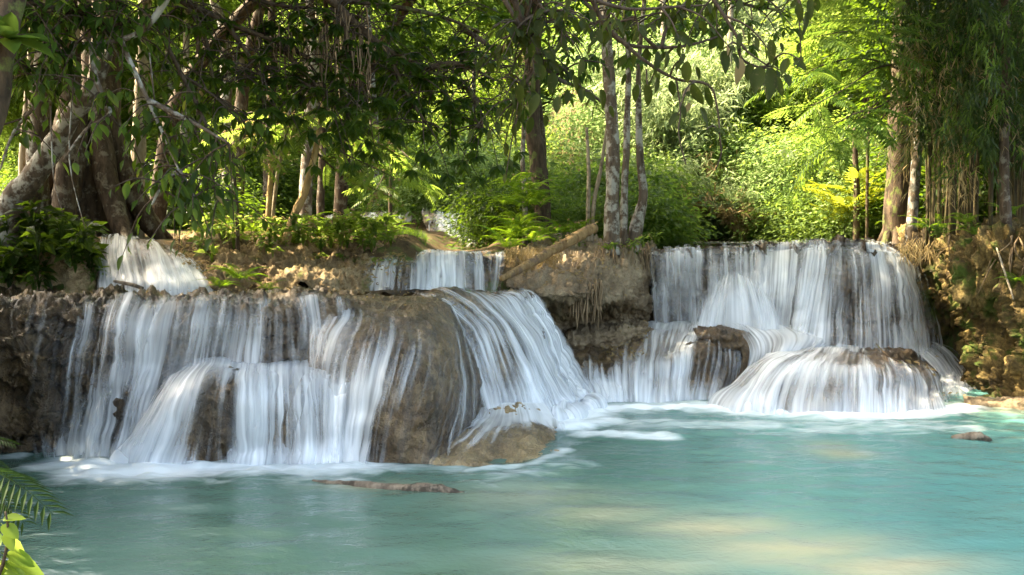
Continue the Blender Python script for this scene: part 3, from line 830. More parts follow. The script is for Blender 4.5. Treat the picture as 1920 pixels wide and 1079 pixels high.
# --- island with the overhanging crust
NET_ISLE = [
    [(985, 462, 15.0), (968, 492, 13.9), (950, 528, 12.85), (956, 545, 12.8), (985, 575, 13.3), (1005, 612, 13.4), (1008, 650, 13.3)],
    [(1020, 452, 15.3), (1005, 488, 14.1), (985, 534, 12.9), (992, 556, 12.9), (1015, 585, 13.8), (1026, 620, 14.1), (1028, 655, 14.0)],
    [(1060, 447, 15.5), (1048, 482, 14.3), (1030, 540, 12.85), (1036, 566, 12.9), (1045, 592, 14.2), (1050, 620, 14.5), (1052, 655, 14.4)],
    [(1095, 446, 15.6), (1090, 480, 14.3), (1078, 540, 12.9), (1082, 562, 12.95), (1086, 592, 14.4), (1088, 620, 14.8), (1088, 655, 14.7)],
    [(1130, 446, 15.7), (1130, 474, 14.4), (1125, 530, 13.2), (1126, 560, 13.2), (1128, 592, 14.6), (1128, 615, 14.9), (1128, 650, 14.8)],
    [(1165, 448, 15.8), (1166, 474, 14.7), (1162, 525, 13.9), (1163, 558, 13.9), (1165, 590, 14.9), (1165, 610, 15.1), (1165, 640, 15.0)],
    [(1200, 452, 16.0), (1202, 474, 15.2), (1196, 522, 14.7), (1197, 560, 14.7), (1198, 590, 15.3), (1198, 606, 15.4), (1198, 630, 15.3)],
    [(1225, 456, 16.2), (1228, 476, 15.7), (1222, 525, 15.4), (1222, 562, 15.4), (1222, 590, 15.6), (1222, 606, 15.6), (1222, 630, 15.6)],
]
rock('overhanging_bank', 'tan crusted bank overhanging a dark hollow, with hanging root fringe', NET_ISLE, 'tufa_tan', nu=190, nv=150, seed=81, low=0.10, lows=1.6, mid=0.07, fine=0.03, drip=0.04, cat='bank')

# --- left bank front and rocks on it
NET_BANK = [
    [(330, 440, 13.8), (345, 465, 13.2), (370, 492, 12.7), (378, 508, 12.4), (385, 522, 12.1), (390, 545, 11.9)],
    [(400, 436, 13.8), (405, 456, 13.1), (412, 480, 12.6), (420, 498, 12.4), (425, 515, 12.0), (430, 545, 11.8)],
    [(470, 432, 13.9), (472, 452, 13.1), (475, 476, 12.6), (480, 496, 12.35), (485, 516, 12.1), (490, 546, 11.9)],
    [(540, 432, 14.0), (540, 454, 13.2), (540, 480, 12.6), (545, 500, 12.2), (548, 518, 11.9), (550, 545, 11.75)],
    [(610, 436, 14.2), (610, 458, 13.3), (610, 486, 12.6), (612, 505, 12.15), (612, 522, 11.85), (612, 546, 11.7)],
    [(670, 446, 14.3), (668, 466, 13.4), (665, 492, 12.6), (665, 510, 12.15), (664, 525, 11.9), (663, 546, 11.75)],
    [(730, 456, 14.4), (725, 472, 13.6), (718, 490, 12.9), (712, 508, 12.5), (705, 525, 12.2), (700, 546, 12.0)],
]
rock('earth_bank', 'sunlit crumbling tan earth bank beside the small left fall', NET_BANK, 'bank', nu=170, nv=110, seed=91, low=0.12, lows=1.8, mid=0.09, fine=0.04, cat='bank', sink=False)

NET_BANKL = [
    [(-200, 440, 14.0), (-190, 470, 12.6), (-180, 510, 11.7), (-170, 552, 11.2)],
    [(-40, 440, 14.0), (-35, 470, 12.6), (-30, 510, 11.8), (-25, 552, 11.3)],
    [(60, 438, 13.8), (70, 465, 12.7), (75, 505, 11.9), (80, 550, 11.4)],
    [(130, 438, 13.6), (140, 460, 12.8), (150, 500, 12.1), (155, 548, 11.5)],
    [(180, 440, 13.4), (184, 456, 12.9), (186, 500, 12.3), (188, 546, 11.8)],
]
rock('earth_bank', 'shaded leafy earth bank left of the small left fall', NET_BANKL, 'bank', nu=120, nv=80, seed=93, low=0.12, lows=1.8, mid=0.08, fine=0.03, cat='bank', sink=False)

# --- small fall at upper left
NET_SL = [
    [(196, 440, 13.4, .2), (188, 448, 12.7, .6), (185, 475, 12.25, .8), (187, 508, 12.0, .9), (190, 544, 11.75, 1)],
    [(222, 440, 13.4, .2), (222, 446, 12.7, .6), (222, 472, 12.15, .8), (226, 508, 11.85, .85), (232, 544, 11.6, 1)],
    [(255, 442, 13.4, .2), (262, 449, 12.6, .5), (270, 474, 12.05, .8), (278, 508, 11.8, .85), (286, 544, 11.55, .9)],
    [(285, 446, 13.4, .2), (298, 456, 12.6, .5), (312, 480, 12.1, .6), (324, 512, 11.8, .75), (336, 544, 11.55, .9)],
    [(305, 450, 13.4, .1), (326, 466, 12.7, .5), (350, 492, 12.25, .85), (368, 518, 11.95, .9), (382, 544, 11.7, 1)],
    [(320, 455, 13.6, .1), (342, 474, 13.0, .3), (366, 498, 12.6, .6), (384, 522, 12.25, .7), (398, 544, 12.0, .8)],
]
rock('tufa_step', 'small rounded tufa step under the little upper left fall', NET_SL, 'tufa', nu=110, nv=70, seed=95, low=0.04, mid=0.04, inset=0.05)
waterfall('small bright waterfall over a rounded step on the left bank', NET_SL, [dict(off=0.03, seed=96, lowseed=95), dict(off=0.07, seed=97, lowseed=95, uoff=6, dmul=.7)], nu=220, nv=60, low=0.04)

# --- small centre fall
NET_SC = [
    [(676, 484, 13.2, 0), (674, 492, 12.7, .2), (668, 512, 12.35, .3), (660, 545, 12.1, .3)],
    [(712, 478, 13.4, 0), (712, 488, 12.7, .5), (708, 510, 12.25, .75), (702, 545, 11.95, .8)],
    [(755, 474, 13.6, .1), (755, 486, 12.8, .45), (752, 508, 12.3, .6), (750, 545, 12.0, .65)],
    [(790, 472, 13.8, .3), (790, 480, 12.95, .5), (788, 505, 12.45, .6), (786, 545, 12.15, .6)],
    [(812, 471, 13.9, .4), (812, 478, 13.0, .8), (810, 505, 12.55, 1), (808, 545, 12.25, 1)],
    [(850, 471, 14.0, .4), (850, 478, 13.1, .7), (850, 505, 12.7, .9), (850, 545, 12.4, 1)],
    [(882, 471, 14.1, .5), (884, 479, 13.2, .6), (886, 505, 12.85, .65), (888, 545, 12.6, .65)],
    [(915, 472, 14.2, .1), (917, 480, 13.4, .35), (918, 505, 13.1, .4), (918, 545, 12.8, .45)],
    [(950, 474, 14.4, .1), (952, 482, 13.8, .4), (946, 508, 13.3, .6), (940, 545, 12.9, .6)],
]
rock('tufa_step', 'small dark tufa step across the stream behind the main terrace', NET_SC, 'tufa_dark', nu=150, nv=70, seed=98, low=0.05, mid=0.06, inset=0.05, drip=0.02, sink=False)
waterfall('small centre waterfall stepping down onto the terrace top', NET_SC, [dict(off=0.03, seed=99, lowseed=98), dict(off=0.08, seed=100, lowseed=98, uoff=8, dmul=.7)], nu=260, nv=60, low=0.05, sink=False)

# --- far steps upstream
NET_FAR = [
    [(788, 393, 24, .1), (790, 398, 22, .4), (793, 412, 21.6, .5), (797, 426, 21.3, .4)],
    [(815, 393, 24, .2), (815, 398, 21.9, .5), (816, 414, 21.5, .75), (818, 428, 21.2, .6)],
    [(845, 393, 24, .3), (845, 399, 21.8, .6), (846, 416, 21.4, .8), (848, 432, 21.0, .8)],
    [(875, 393, 24, .3), (876, 399, 21.8, .45), (878, 416, 21.4, .55), (880, 434, 21.0, .6)],
    [(900, 394, 24, .2), (904, 400, 22, .4), (908, 416, 21.6, .5), (912, 436, 21.3, .4)],
]
rock('tufa_step', 'far tufa step upstream in the forest gap', NET_FAR, 'tufa_tan', nu=80, nv=50, seed=102, low=0.05, mid=0.04, inset=0.06)
waterfall('far little waterfall upstream in the forest gap', NET_FAR, [dict(off=0.03, seed=103, lowseed=102), dict(off=0.08, seed=104, lowseed=102, uoff=8, dmul=.7)], nu=140, nv=40)
NET_FAR2 = [
    [(845, 402, 25), (846, 396, 24.2), (850, 390, 24.0), (848, 402, 23.6)],
    [(862, 388, 25.5), (862, 387, 24.4), (862, 390, 24.0), (860, 403, 23.6)],
    [(885, 386, 25.5), (885, 385, 24.4), (885, 389, 24.0), (884, 403, 23.6)],
    [(910, 388, 25.5), (910, 388, 24.4), (910, 392, 24.0), (910, 404, 23.6)],
]
rock('tufa_dome', 'far pale rounded dome at the head of the stream', NET_FAR2, 'tufa_tan', nu=60, nv=40, seed=105, low=0.03, mid=0.02, inset=0.05, sink=False)
waterfall('far thin film of water on the pale rounded dome', [[(*q, .8) for q in c] for c in NET_FAR2], [dict(off=0.02, seed=106, lowseed=105)], nu=100, nv=30, low=0.03, sink=False)
NET_RUN = [
    [(845, 432, 21.0, .7), (838, 442, 20.0, .5), (850, 452, 18.5, .6), (862, 462, 16.8, .6), (850, 470, 15.2, .3), (812, 474, 13.9, .5)],
    [(868, 434, 21.0, .8), (862, 444, 20.0, .9), (872, 454, 18.5, .9), (880, 464, 16.8, .7), (868, 471, 15.2, .3), (850, 474, 13.9, .5)],
    [(885, 436, 21.2, .6), (882, 446, 20.2, .7), (886, 456, 18.7, .7), (893, 465, 17.0, .5), (890, 472, 15.4, .2), (890, 475, 14.1, .3)],
]
waterfall('white rapid running down the stream from the far step', NET_RUN, [dict(off=0.06, seed=107)], nu=80, nv=120, low=0.03, sink=False)
NET_WALL2 = [
    [(560, 408, 25, .2), (562, 409, 23.5, .2), (565, 414, 23.2, .4), (566, 428, 23.0, .4)],
    [(640, 400, 25, .2), (642, 402, 23.5, .3), (644, 409, 23.2, .8), (646, 424, 23.0, .7)],
    [(700, 398, 25, .2), (702, 400, 23.5, .3), (704, 407, 23.2, .7), (705, 420, 23.0, .7)],
    [(760, 396, 25, .2), (762, 398, 23.5, .3), (764, 404, 23.2, .7), (766, 418, 23.0, .7)],
    [(800, 396, 25, .2), (802, 398, 23.6, .2), (804, 403, 23.4, .4), (806, 416, 23.2, .4)],
]
rock('tufa_step', 'far low tufa rim running left from the far step', NET_WALL2, 'tufa_tan', nu=120, nv=36, seed=108, low=0.04, mid=0.04, inset=0.05)
waterfall('far thin overflow along the low rim left of the far step', NET_WALL2, [dict(off=0.03, seed=109, lowseed=108)], nu=200, nv=36, low=0.04)

# --- shallow water lying on the terrace top and in the stream
def sheet(name, outline, z, mat, kind='structure', step=0.12):
    o = np.array(outline)
    xs = np.arange(o[:, 0].min(), o[:, 0].max() + step, step)
    ys = np.arange(o[:, 1].min(), o[:, 1].max() + step, step)
    X, Y = np.meshgrid(xs, ys, indexing='ij')
    Z = np.full_like(X, z)
    solid(name, np.stack([X, Y, Z], -1).reshape(-1, 3), grid_faces(len(xs), len(ys)), M[mat], kind=kind)
# upper river behind the tall fall
sheet('river', [(2.3, 15.7), (6.9, 15.7), (6.9, 21), (2.3, 21)], 2.235, 'pool_up' if 'pool_up' in M else 'stream')

# --- the pool
px_ = np.linspace(-11, 10.5, 360)
py_ = np.concatenate([np.linspace(1.8, 8, 110), np.linspace(8.05, 16.5, 190)])
QX, QY = np.meshgrid(px_, py_, indexing='ij')
foam = np.zeros_like(QX)
def splash(pxa, pya, r, s, pxb=None, pyb=None):
    global foam
    a = PZ(pxa, pya)[:2]
    b_ = PZ(pxb, pyb)[:2] if pxb is not None else a
    d = b_ - a
    t = np.clip(((QX - a[0]) * d[0] + (QY - a[1]) * d[1]) / (d @ d + 1e-9), 0, 1)
    dx, dy = QX - a[0] - t * d[0], QY - a[1] - t * d[1]
    r2 = np.sqrt(dx ** 2 + dy ** 2) / r
    foam = np.maximum(foam, s * np.exp(-r2 ** 2 * 1.4))
for a in [(100, 872, .4, .9, 200, 876), (200, 880, .6, 1.4, 320, 878), (120, 892, .22, .9, 300, 880), (380, 878, .4, .9, 520, 880), (520, 880, .35, .85, 690, 878),
          (700, 880, .2, .5, 860, 880), (880, 884, .12, .6, 1000, 872), (1000, 872, .14, .6, 1060, 845),
          (1050, 800, .45, 1.1, 1110, 775), (1080, 800, .35, 1.0, 1140, 790), (1100, 815, .25, .9, 1250, 820), (1110, 768, .4, 1.1, 1330, 764), (1330, 766, .42, 1.05, 1560, 782),
          (1560, 784, .34, 1.0, 1760, 776), (1760, 772, .3, 1.0, 1820, 765), (0, 858, .15, .6, 40, 856), (1150, 795, .5, .5, 1450, 800), (1450, 805, .6, .45, 1800, 800),
          (420, 900, .35, .35, 640, 900), (900, 900, .4, .35, 1080, 870)]:
    splash(*a)
sed = np.zeros_like(QX)
def stain(px, py, rx, ry, s):
    global sed
    a = PZ(px, py)[:2]
    sed = np.maximum(sed, s * np.exp(-(((QX - a[0]) / rx) ** 2 + ((QY - a[1]) / ry) ** 2)))
for a in [(1150, 965, .55, .35, .8), (1350, 990, .75, .4, 1.1), (1480, 1030, .8, .4, 1.3), (1640, 1060, .7, .3, 1.2), (1200, 1060, .8, .3, .7), (1300, 1050, .8, .4, .5), (1580, 850, .35, .3, .8), (1000, 930, .8, .4, .5), (700, 912, .5, .12, .6), (1560, 835, .3, .2, .6), (1850, 765, .6, .4, .7)]:
    stain(*a)
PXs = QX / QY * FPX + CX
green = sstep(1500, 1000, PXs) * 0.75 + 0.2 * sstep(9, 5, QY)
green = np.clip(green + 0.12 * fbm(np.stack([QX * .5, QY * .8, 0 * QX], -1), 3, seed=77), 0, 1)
QZ = 0.012 * fbm(np.stack([QX * 2.0, QY * 4.5, 0 * QX], -1), 3, seed=78) + 0.04 * np.clip(foam, 0, 1) * (0.6 + vnoise(np.stack([QX * 5, QY * 9, 0 * QX], -1), 79))
solid('pool_water', np.stack([QX, QY, QZ], -1).reshape(-1, 3), grid_faces(len(px_), len(py_)), M['pool'], kind='structure', attrs={'foam': foam.ravel(), 'sediment': sed.ravel(), 'green': green.ravel()})
# ================================================================ vegetation
M['leaf_dark'] = m_leaf('leaf_dark', (0.009, 0.020, 0.005), (0.024, 0.042, 0.009), (0.08, 0.16, 0.010), (0.17, 0.26, 0.016), 0.42, rough=0.42)
M['leaf_big'] = m_leaf('leaf_leathery', (0.012, 0.018, 0.004), (0.03, 0.036, 0.009), (0.08, 0.13, 0.010), (0.17, 0.20, 0.02), 0.36, rough=0.5, spot=0.7)
M['leaf_mid'] = m_leaf('leaf_mid', (0.022, 0.055, 0.010), (0.055, 0.09, 0.018), (0.13, 0.25, 0.03), (0.25, 0.34, 0.05), 0.48)
M['leaf_bright'] = m_leaf('leaf_bright', (0.06, 0.115, 0.016), (0.11, 0.15, 0.025), (0.22, 0.36, 0.05), (0.36, 0.45, 0.08), 0.55)
M['leaf_hill'] = m_leaf('leaf_hill', (0.05, 0.10, 0.022), (0.10, 0.15, 0.04), (0.20, 0.33, 0.10), (0.34, 0.44, 0.17), 0.52)
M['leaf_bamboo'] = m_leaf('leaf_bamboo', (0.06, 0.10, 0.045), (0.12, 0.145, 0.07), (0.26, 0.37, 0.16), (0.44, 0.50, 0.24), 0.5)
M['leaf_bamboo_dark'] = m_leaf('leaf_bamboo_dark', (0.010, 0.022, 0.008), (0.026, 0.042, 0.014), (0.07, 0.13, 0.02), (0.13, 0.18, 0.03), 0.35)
M['leaf_dry'] = m_leaf('leaf_dry', (0.16, 0.11, 0.05), (0.30, 0.23, 0.12), (0.25, 0.17, 0.06), (0.36, 0.27, 0.12), 0.35, rough=0.8)
M['leaf_yellow'] = m_leaf('leaf_yellow', (0.10, 0.13, 0.02), (0.16, 0.17, 0.03), (0.38, 0.44, 0.03), (0.46, 0.48, 0.04), 0.5)
M['fern'] = m_leaf('fern_frond', (0.03, 0.075, 0.012), (0.07, 0.13, 0.02), (0.18, 0.34, 0.015), (0.32, 0.46, 0.03), 0.5)
M['bark_lichen'] = m_bark('bark_lichen', (0.045, 0.032, 0.022), (0.12, 0.09, 0.064), (0.26, 0.25, 0.215), 0.42)
M['bark_brown'] = m_bark('bark_brown', (0.026, 0.017, 0.010), (0.08, 0.054, 0.034), (0.14, 0.12, 0.09), 0.25)
M['bark_dark'] = m_bark('bark_dark', (0.028, 0.02, 0.013), (0.085, 0.058, 0.036), (0.09, 0.11, 0.03), 0.25)
M['bark_pale'] = m_bark('bark_pale', (0.17, 0.135, 0.09), (0.31, 0.26, 0.19), (0.10, 0.075, 0.05), 0.3)
M['bark_warm'] = m_bark('bark_warm', (0.22, 0.14, 0.06), (0.40, 0.28, 0.13), (0.14, 0.09, 0.045), 0.25)
M['twig'] = m_bark('twig_bark', (0.03, 0.02, 0.013), (0.08, 0.058, 0.04), None, scale=2.0)
M['culm'] = m_bark('bamboo_culm', (0.035, 0.03, 0.013), (0.085, 0.066, 0.028), (0.05, 0.035, 0.018), 0.3)
M['log'] = m_bark('bare_log', (0.12, 0.072, 0.032), (0.28, 0.185, 0.085), (0.12, 0.08, 0.05), 0.25, bump=1.0)
M['root'] = m_bark('root', (0.09, 0.06, 0.035), (0.24, 0.17, 0.10), None)
M['drift'] = m_bark('driftwood', (0.08, 0.06, 0.045), (0.24, 0.19, 0.14), (0.05, 0.04, 0.03), 0.3)

def unit(v):
    v = np.asarray(v, float)
    return v / (np.linalg.norm(v, axis=-1, keepdims=True) + 1e-9)

# ---- leaf templates: +Y is the leaf's length (1), +Z its upper face
def t_leaf4(w=0.21, droop=0.10):
    V = np.array([[0, 0, 0], [-w, .42, .05], [w, .42, .05], [0, .48, -.02], [0, 1, -droop]])
    F = np.array([[0, 3, 1], [3, 4, 1], [0, 2, 3], [3, 2, 4]])
    return V, F

def t_blade(w=0.06, droop=0.18):
    V = np.array([[0, 0, 0], [-w, .35, .0], [w, .35, .0], [0, 1, -droop]])
    return V, np.array([[0, 2, 1], [1, 2, 3]])

def t_big(w=0.23, droop=0.14, n=7, wave=0.015, seed=0):
    r = np.random.default_rng(seed)
    ys = np.linspace(0.06, 1, n)
    V, F = [[0, 0, 0]], []
    for k, y in enumerate(ys):
        ww = w * math.sin(math.pi * min(1, (y ** 0.8))) ** 0.75 if k < n - 1 else 0.0
        ww = max(ww, 0.004)
        z = -droop * y * y
        V += [[-ww, y, z + ww * .28 + r.normal(0, wave)], [-ww * .5, y, z + ww * .06], [0, y, z - ww * .05], [ww * .5, y, z + ww * .06], [ww, y, z + ww * .28 + r.normal(0, wave)]]
    F4 = []
    for k in range(n - 1):
        a = 1 + k * 5
        for q in range(4):
            F4.append([a + q, a + q + 1, a + q + 6, a + q + 5])
    F3 = [[0, 1 + q + 1, 1 + q] for q in range(4)]
    # petiole
    b = len(V)
    V += [[-.012, -.14, .01], [.012, -.14, .01], [.012, .02, 0], [-.012, .02, 0]]
    F4.append([b, b + 1, b + 2, b + 3])
    return np.array(V), [np.array(F4), np.array(F3)]

def t_pinnate(pairs=13, lw=0.055, ll=0.20, arch=0.18, taper=0.35, ang=62, hang=0.25, start=0.12):
    parts = []
    n = 10
    t = np.linspace(0, 1, n)
    rib = np.stack([0 * t, t, arch * (t * 0.9 - 1.6 * t * t)], 1)
    w = 0.008 * (1.2 - t)
    V = np.concatenate([rib + np.stack([-w, 0 * w, 0 * w], 1), rib + np.stack([w, 0 * w, 0 * w], 1), rib + np.stack([0 * w, 0 * w, -w * 1.6], 1)])
    i = np.arange(n - 1)
    parts.append((V, [np.stack([i, i + n, i + n + 1, i + 1], 1), np.stack([i + n, i + 2 * n, i + 2 * n + 1, i + n + 1], 1), np.stack([i + 2 * n, i, i + 1, i + 2 * n + 1], 1)]))
    for k in range(pairs):
        tk = start + (1 - start) * (k + .5) / pairs
        base = np.array([0, tk, arch * (tk * .9 - 1.6 * tk * tk)])
        env = (1 - taper * abs(tk - 0.45) * 1.6) if taper < 1 else max(0.12, (1 - tk) ** 0.8 * min(1, 3 * tk + .35))
        L = ll * env
        a = math.radians(ang - 22 * tk)
        for s in (-1, 1):
            d = unit([s * math.sin(a), math.cos(a), -hang])
            side = unit(np.cross([0, 0, 1.0], d))
            up = np.cross(d, side)
            lv = np.array([base, base + d * L * .45 + side * lw * env + up * .01, base + d * L * .45 - side * lw * env + up * .01, base + d * L * .5 - up * .006, base + d * L - up * L * .15])
            parts.append((lv, np.array([[0, 3, 1], [3, 4, 1], [0, 2, 3], [3, 2, 4]])))
    return join(parts)

def scatter(tpl, pos, dirs, ups, size, width=None):
    TV, TF = tpl
    if isinstance(TF, np.ndarray):
        TF = [TF]
    d = unit(dirs)
    x = unit(np.cross(d, ups))
    z = np.cross(x, d)
    n, k = len(pos), len(TV)
    s = np.asarray(size).reshape(-1, 1, 1) * np.ones((n, 1, 1))
    wd = s if width is None else s * np.asarray(width).reshape(-1, 1, 1)
    V = pos[:, None, :] + wd * TV[None, :, 0:1] * x[:, None, :] + s * (TV[None, :, 1:2] * d[:, None, :] + TV[None, :, 2:3] * z[:, None, :])
    off = (np.arange(n) * k)[:, None, None]
    return V.reshape(-1, 3), [(f[None] + off).reshape(-1, f.shape[1]) for f in TF]

def rdirs(n, r, droop=0.0, spread=0.5):
    a = r.uniform(0, 2 * math.pi, n)
    return np.stack([np.cos(a), np.sin(a), r.normal(-droop, spread, n)], 1)

# ---- sun gaps: places the photograph shows in sunshine; leaf clusters above the frame leave these rays open
SUNNY = [(*P(520, 478, 12.7), .55), (*P(600, 470, 12.7), .65), (*P(655, 500, 12.3), .6), (*P(450, 470, 12.8), .55), (*P(985, 480, 14), .5), (*P(1060, 470, 14.2), .45),
         (*P(1860, 700, 12.8), .75), (*P(1800, 540, 14.0), .55), (*P(1850, 610, 13.3), .5), (*P(945, 830, 9.4), .35), (*P(700, 300, 14), 1.1), (*P(560, 280, 13.5), 1.0), (*P(1560, 220, 12), 1.3), (*P(200, 470, 12.8), .3),
         (*P(300, 440, 13.5), .6), (*P(1680, 520, 14.5), .3), (*P(260, 885, 9.2), .3), (*P(1600, 400, 17), 1.2), (*P(700, 590, 9.8), .18), (*P(1200, 650, 13.5), .25), (*P(620, 420, 15.5), 1.0)]
SUNNY = np.array(SUNNY)
SD = np.array(S_DIR)
def sunny_block(c, rad):
    """does a leaf cluster at c (n,3) with radius rad stand in one of the open rays?"""
    c = np.atleast_2d(c)
    out = np.zeros(len(c), bool)
    for s in SUNNY:
        v = c - s[:3]
        t = v @ SD
        d = np.linalg.norm(v - t[:, None] * SD, axis=1)
        out |= (t > 0.8) & (d < s[3] + rad)
    return out

# ---- crown meshes (joined leaves: nobody could count them)
def crown_mesh(name, seed, R, K, m, size, mat, droop=0.35, rc=0.55, tpl=None, flat=0.55, shell=0.5, branches=True):
    r = np.random.default_rng(seed)
    d = unit(r.normal(size=(K, 3)))
    rad = r.uniform(0, 1, K) ** shell
    c = d * rad[:, None] * np.array(R)
    pos, dirs, sz = [], [], []
    for k in range(K):
        mk = int(m * r.uniform(.5, 1.5))
        q = r.normal(size=(mk, 3)) * np.array([rc, rc, rc * flat]) * r.uniform(.7, 1.3)
        pos.append(c[k] + q)
        dd = unit(q * np.array([1, 1, .3]) + r.normal(size=(mk, 3)) * rc * .5)
        dd[:, 2] -= droop * r.uniform(.2, 1.6, mk)
        dirs.append(dd)
        sz.append(size * r.uniform(.6, 1.25, mk))
    pos, dirs, sz = np.concatenate(pos), np.concatenate(dirs), np.concatenate(sz)
    ups = np.array([0, 0, 1.0]) + r.normal(size=pos.shape) * .45
    V, F = scatter(tpl or t_leaf4(), pos, dirs, ups, sz)
    return mesh(name, V, F, M[mat], smooth=False), c

def bamboo_mesh(name, seed, n_stem, H, spread, mat, blades=60, size=0.22, arch=1.0):
    """a clump of arching canes hung with narrow blades"""
    r = np.random.default_rng(seed)
    pos, dirs, sz = [], [], []
    for k in range(n_stem):
        a = r.uniform(0, 2 * math.pi)
        h = H * r.uniform(.55, 1.1)
        out = np.array([math.cos(a), math.sin(a), 0]) * spread * r.uniform(.3, 1.1)
        t = r.uniform(.15, 1, blades)
        p = np.stack([0 * t, 0 * t, h * (t * 1.25 - .45 * arch * t ** 3)], 1) + out[None] * (t ** 1.7)[:, None]
        p += r.normal(size=p.shape) * np.array([.16, .16, .14]) * (0.4 + t[:, None]) * H * .22
        dd = unit(out)[None] * .5 + r.normal(size=p.shape) * .75
        dd[:, 2] -= .45
        pos.append(p); dirs.append(dd); sz.append(size * r.uniform(.6, 1.3, blades))
    pos, dirs, sz = np.concatenate(pos), np.concatenate(dirs), np.concatenate(sz)
    V, F = scatter(t_blade(.075), pos, dirs, np.array([0, 0, 1.0]) + r.normal(size=pos.shape) * .5, sz)
    return mesh(name, V, F, M[mat], smooth=False)

CROWN = [crown_mesh('crown', 100 + i, (2.1, 2.1, 1.5), 110, 80, 0.17, mt) for i, mt in enumerate(['leaf_mid', 'leaf_mid', 'leaf_bright', 'leaf_dark'])]
BUSH = [crown_mesh('foliage', 120 + i, (1.0, 1.0, .85), 60, 95, sz, mt, rc=.32, droop=.3) for i, (mt, sz) in enumerate([('leaf_mid', .11), ('leaf_bright', .10), ('leaf_hill', .09), ('leaf_mid', .14), ('leaf_dark', .13)])]
BAMB = [bamboo_mesh('foliage', 140 + i, 40, 2.0, 1.3, mt, 170, .21) for i, mt in enumerate(['leaf_bamboo', 'leaf_bamboo', 'leaf_bright', 'leaf_bamboo_dark'])]
DRYB = bamboo_mesh('foliage', 150, 20, 1.5, 1.0, 'leaf_dry', 80, .24)

def add_part(name, me, parent, loc=(0, 0, 0), rot=(0, 0, 0), scale=(1, 1, 1), kind=None, label=None):
    o = link(name, me, parent, loc)
    o.rotation_euler = rot
    o.scale = scale
    return tag(o, label, kind=kind)

# ---- trees
def path3(pts):
    return np.array([P(*p) for p in pts])

def tree(name, label, pts, radii, bark, crown=None, crown_at=None, crown_n=5, crown_R=1.6, cscale=1.0, seed=0, group=None, buttress=0, seg=14, limbs=4, rough=0.12, to=None, cat='tree', gap=True):
    """pts: photo points up the trunk (px, py, Y); to: height the trunk climbs to beyond the frame"""
    r = np.random.default_rng(seed)
    W3 = path3(pts)
    rr = np.array(radii, float)
    if to is not None:
        d = unit(W3[-1] - W3[0])
        top = W3[-1] + d * (to - W3[-1][2]) / max(d[2], .4)
        W3 = np.vstack([W3, (W3[-1] + top) / 2 + r.normal(size=3) * .1, top])
        rr = np.concatenate([rr, [rr[-1] * .85, rr[-1] * .6]])
    gz = TZ(W3[0][0], W3[0][1])
    W3[0][2] = (gz if abs(gz - W3[0][2]) < .6 else W3[0][2]) - .15
    t = thing(name, label, cat, tuple(W3[0]), group)
    parts = [tube(W3, rr, seg, rough, seed, sub=8)]
    if buttress:
        for k in range(buttress):
            a = 2 * math.pi * (k + r.uniform(-.25, .25)) / buttress
            o = np.array([math.cos(a), math.sin(a), 0])
            L = rr[0] * r.uniform(.7, 1.3)
            b0 = W3[0] + np.array([0, 0, .15])
            parts.append(tube([b0 + o * rr[0] * .35 + [0, 0, rr[0] * 3.2], b0 + o * rr[0] * .75 + [0, 0, rr[0] * 1.6], b0 + o * (rr[0] + L * .3) + [0, 0, rr[0] * .5], b0 + o * (rr[0] + L) - [0, 0, .12]],
                              [rr[0] * .16, rr[0] * .26, rr[0] * .24, rr[0] * .10], 8, .2, seed + k, sub=4))
    tips = []
    if crown is not None:
        top = W3[-1] if crown_at is None else np.array(crown_at)
        for k in range(crown_n):
            a = 2 * math.pi * (k + r.uniform(-.3, .3)) / crown_n
            q = top + np.array([math.cos(a), math.sin(a), 0]) * crown_R * r.uniform(.5, 1.1) + [0, 0, r.uniform(-.5, .7) * crown_R * .6]
            tips.append(q)
            s0 = W3[-1] + (W3[-2] - W3[-1]) * r.uniform(0, .6)
            parts.append(tube([s0, (s0 + q) / 2 + [0, 0, -.1], q], [rr[-1] * .6, rr[-1] * .35, .015], 6, .1, seed + k, sub=3))
    V, F = join(parts)
    solid('trunk', V, F, M[bark], parent=t)
    if crown is not None:
        for k, q in enumerate(tips):
            s = cscale * r.uniform(.75, 1.15)
            if gap and sunny_block(q, 1.15 * s)[0]:
                continue
            me = (CROWN[crown] if crown < 10 else BUSH[crown - 10])[0]
            add_part('crown', me, t, q - np.array(t.location), (r.uniform(-.3, .3), r.uniform(-.3, .3), r.uniform(0, 6.28)), (s, s, s * r.uniform(.7, 1)))
    return t

px2m = lambda w, Y: w / FPX * Y / 2     # pixel width -> radius in metres

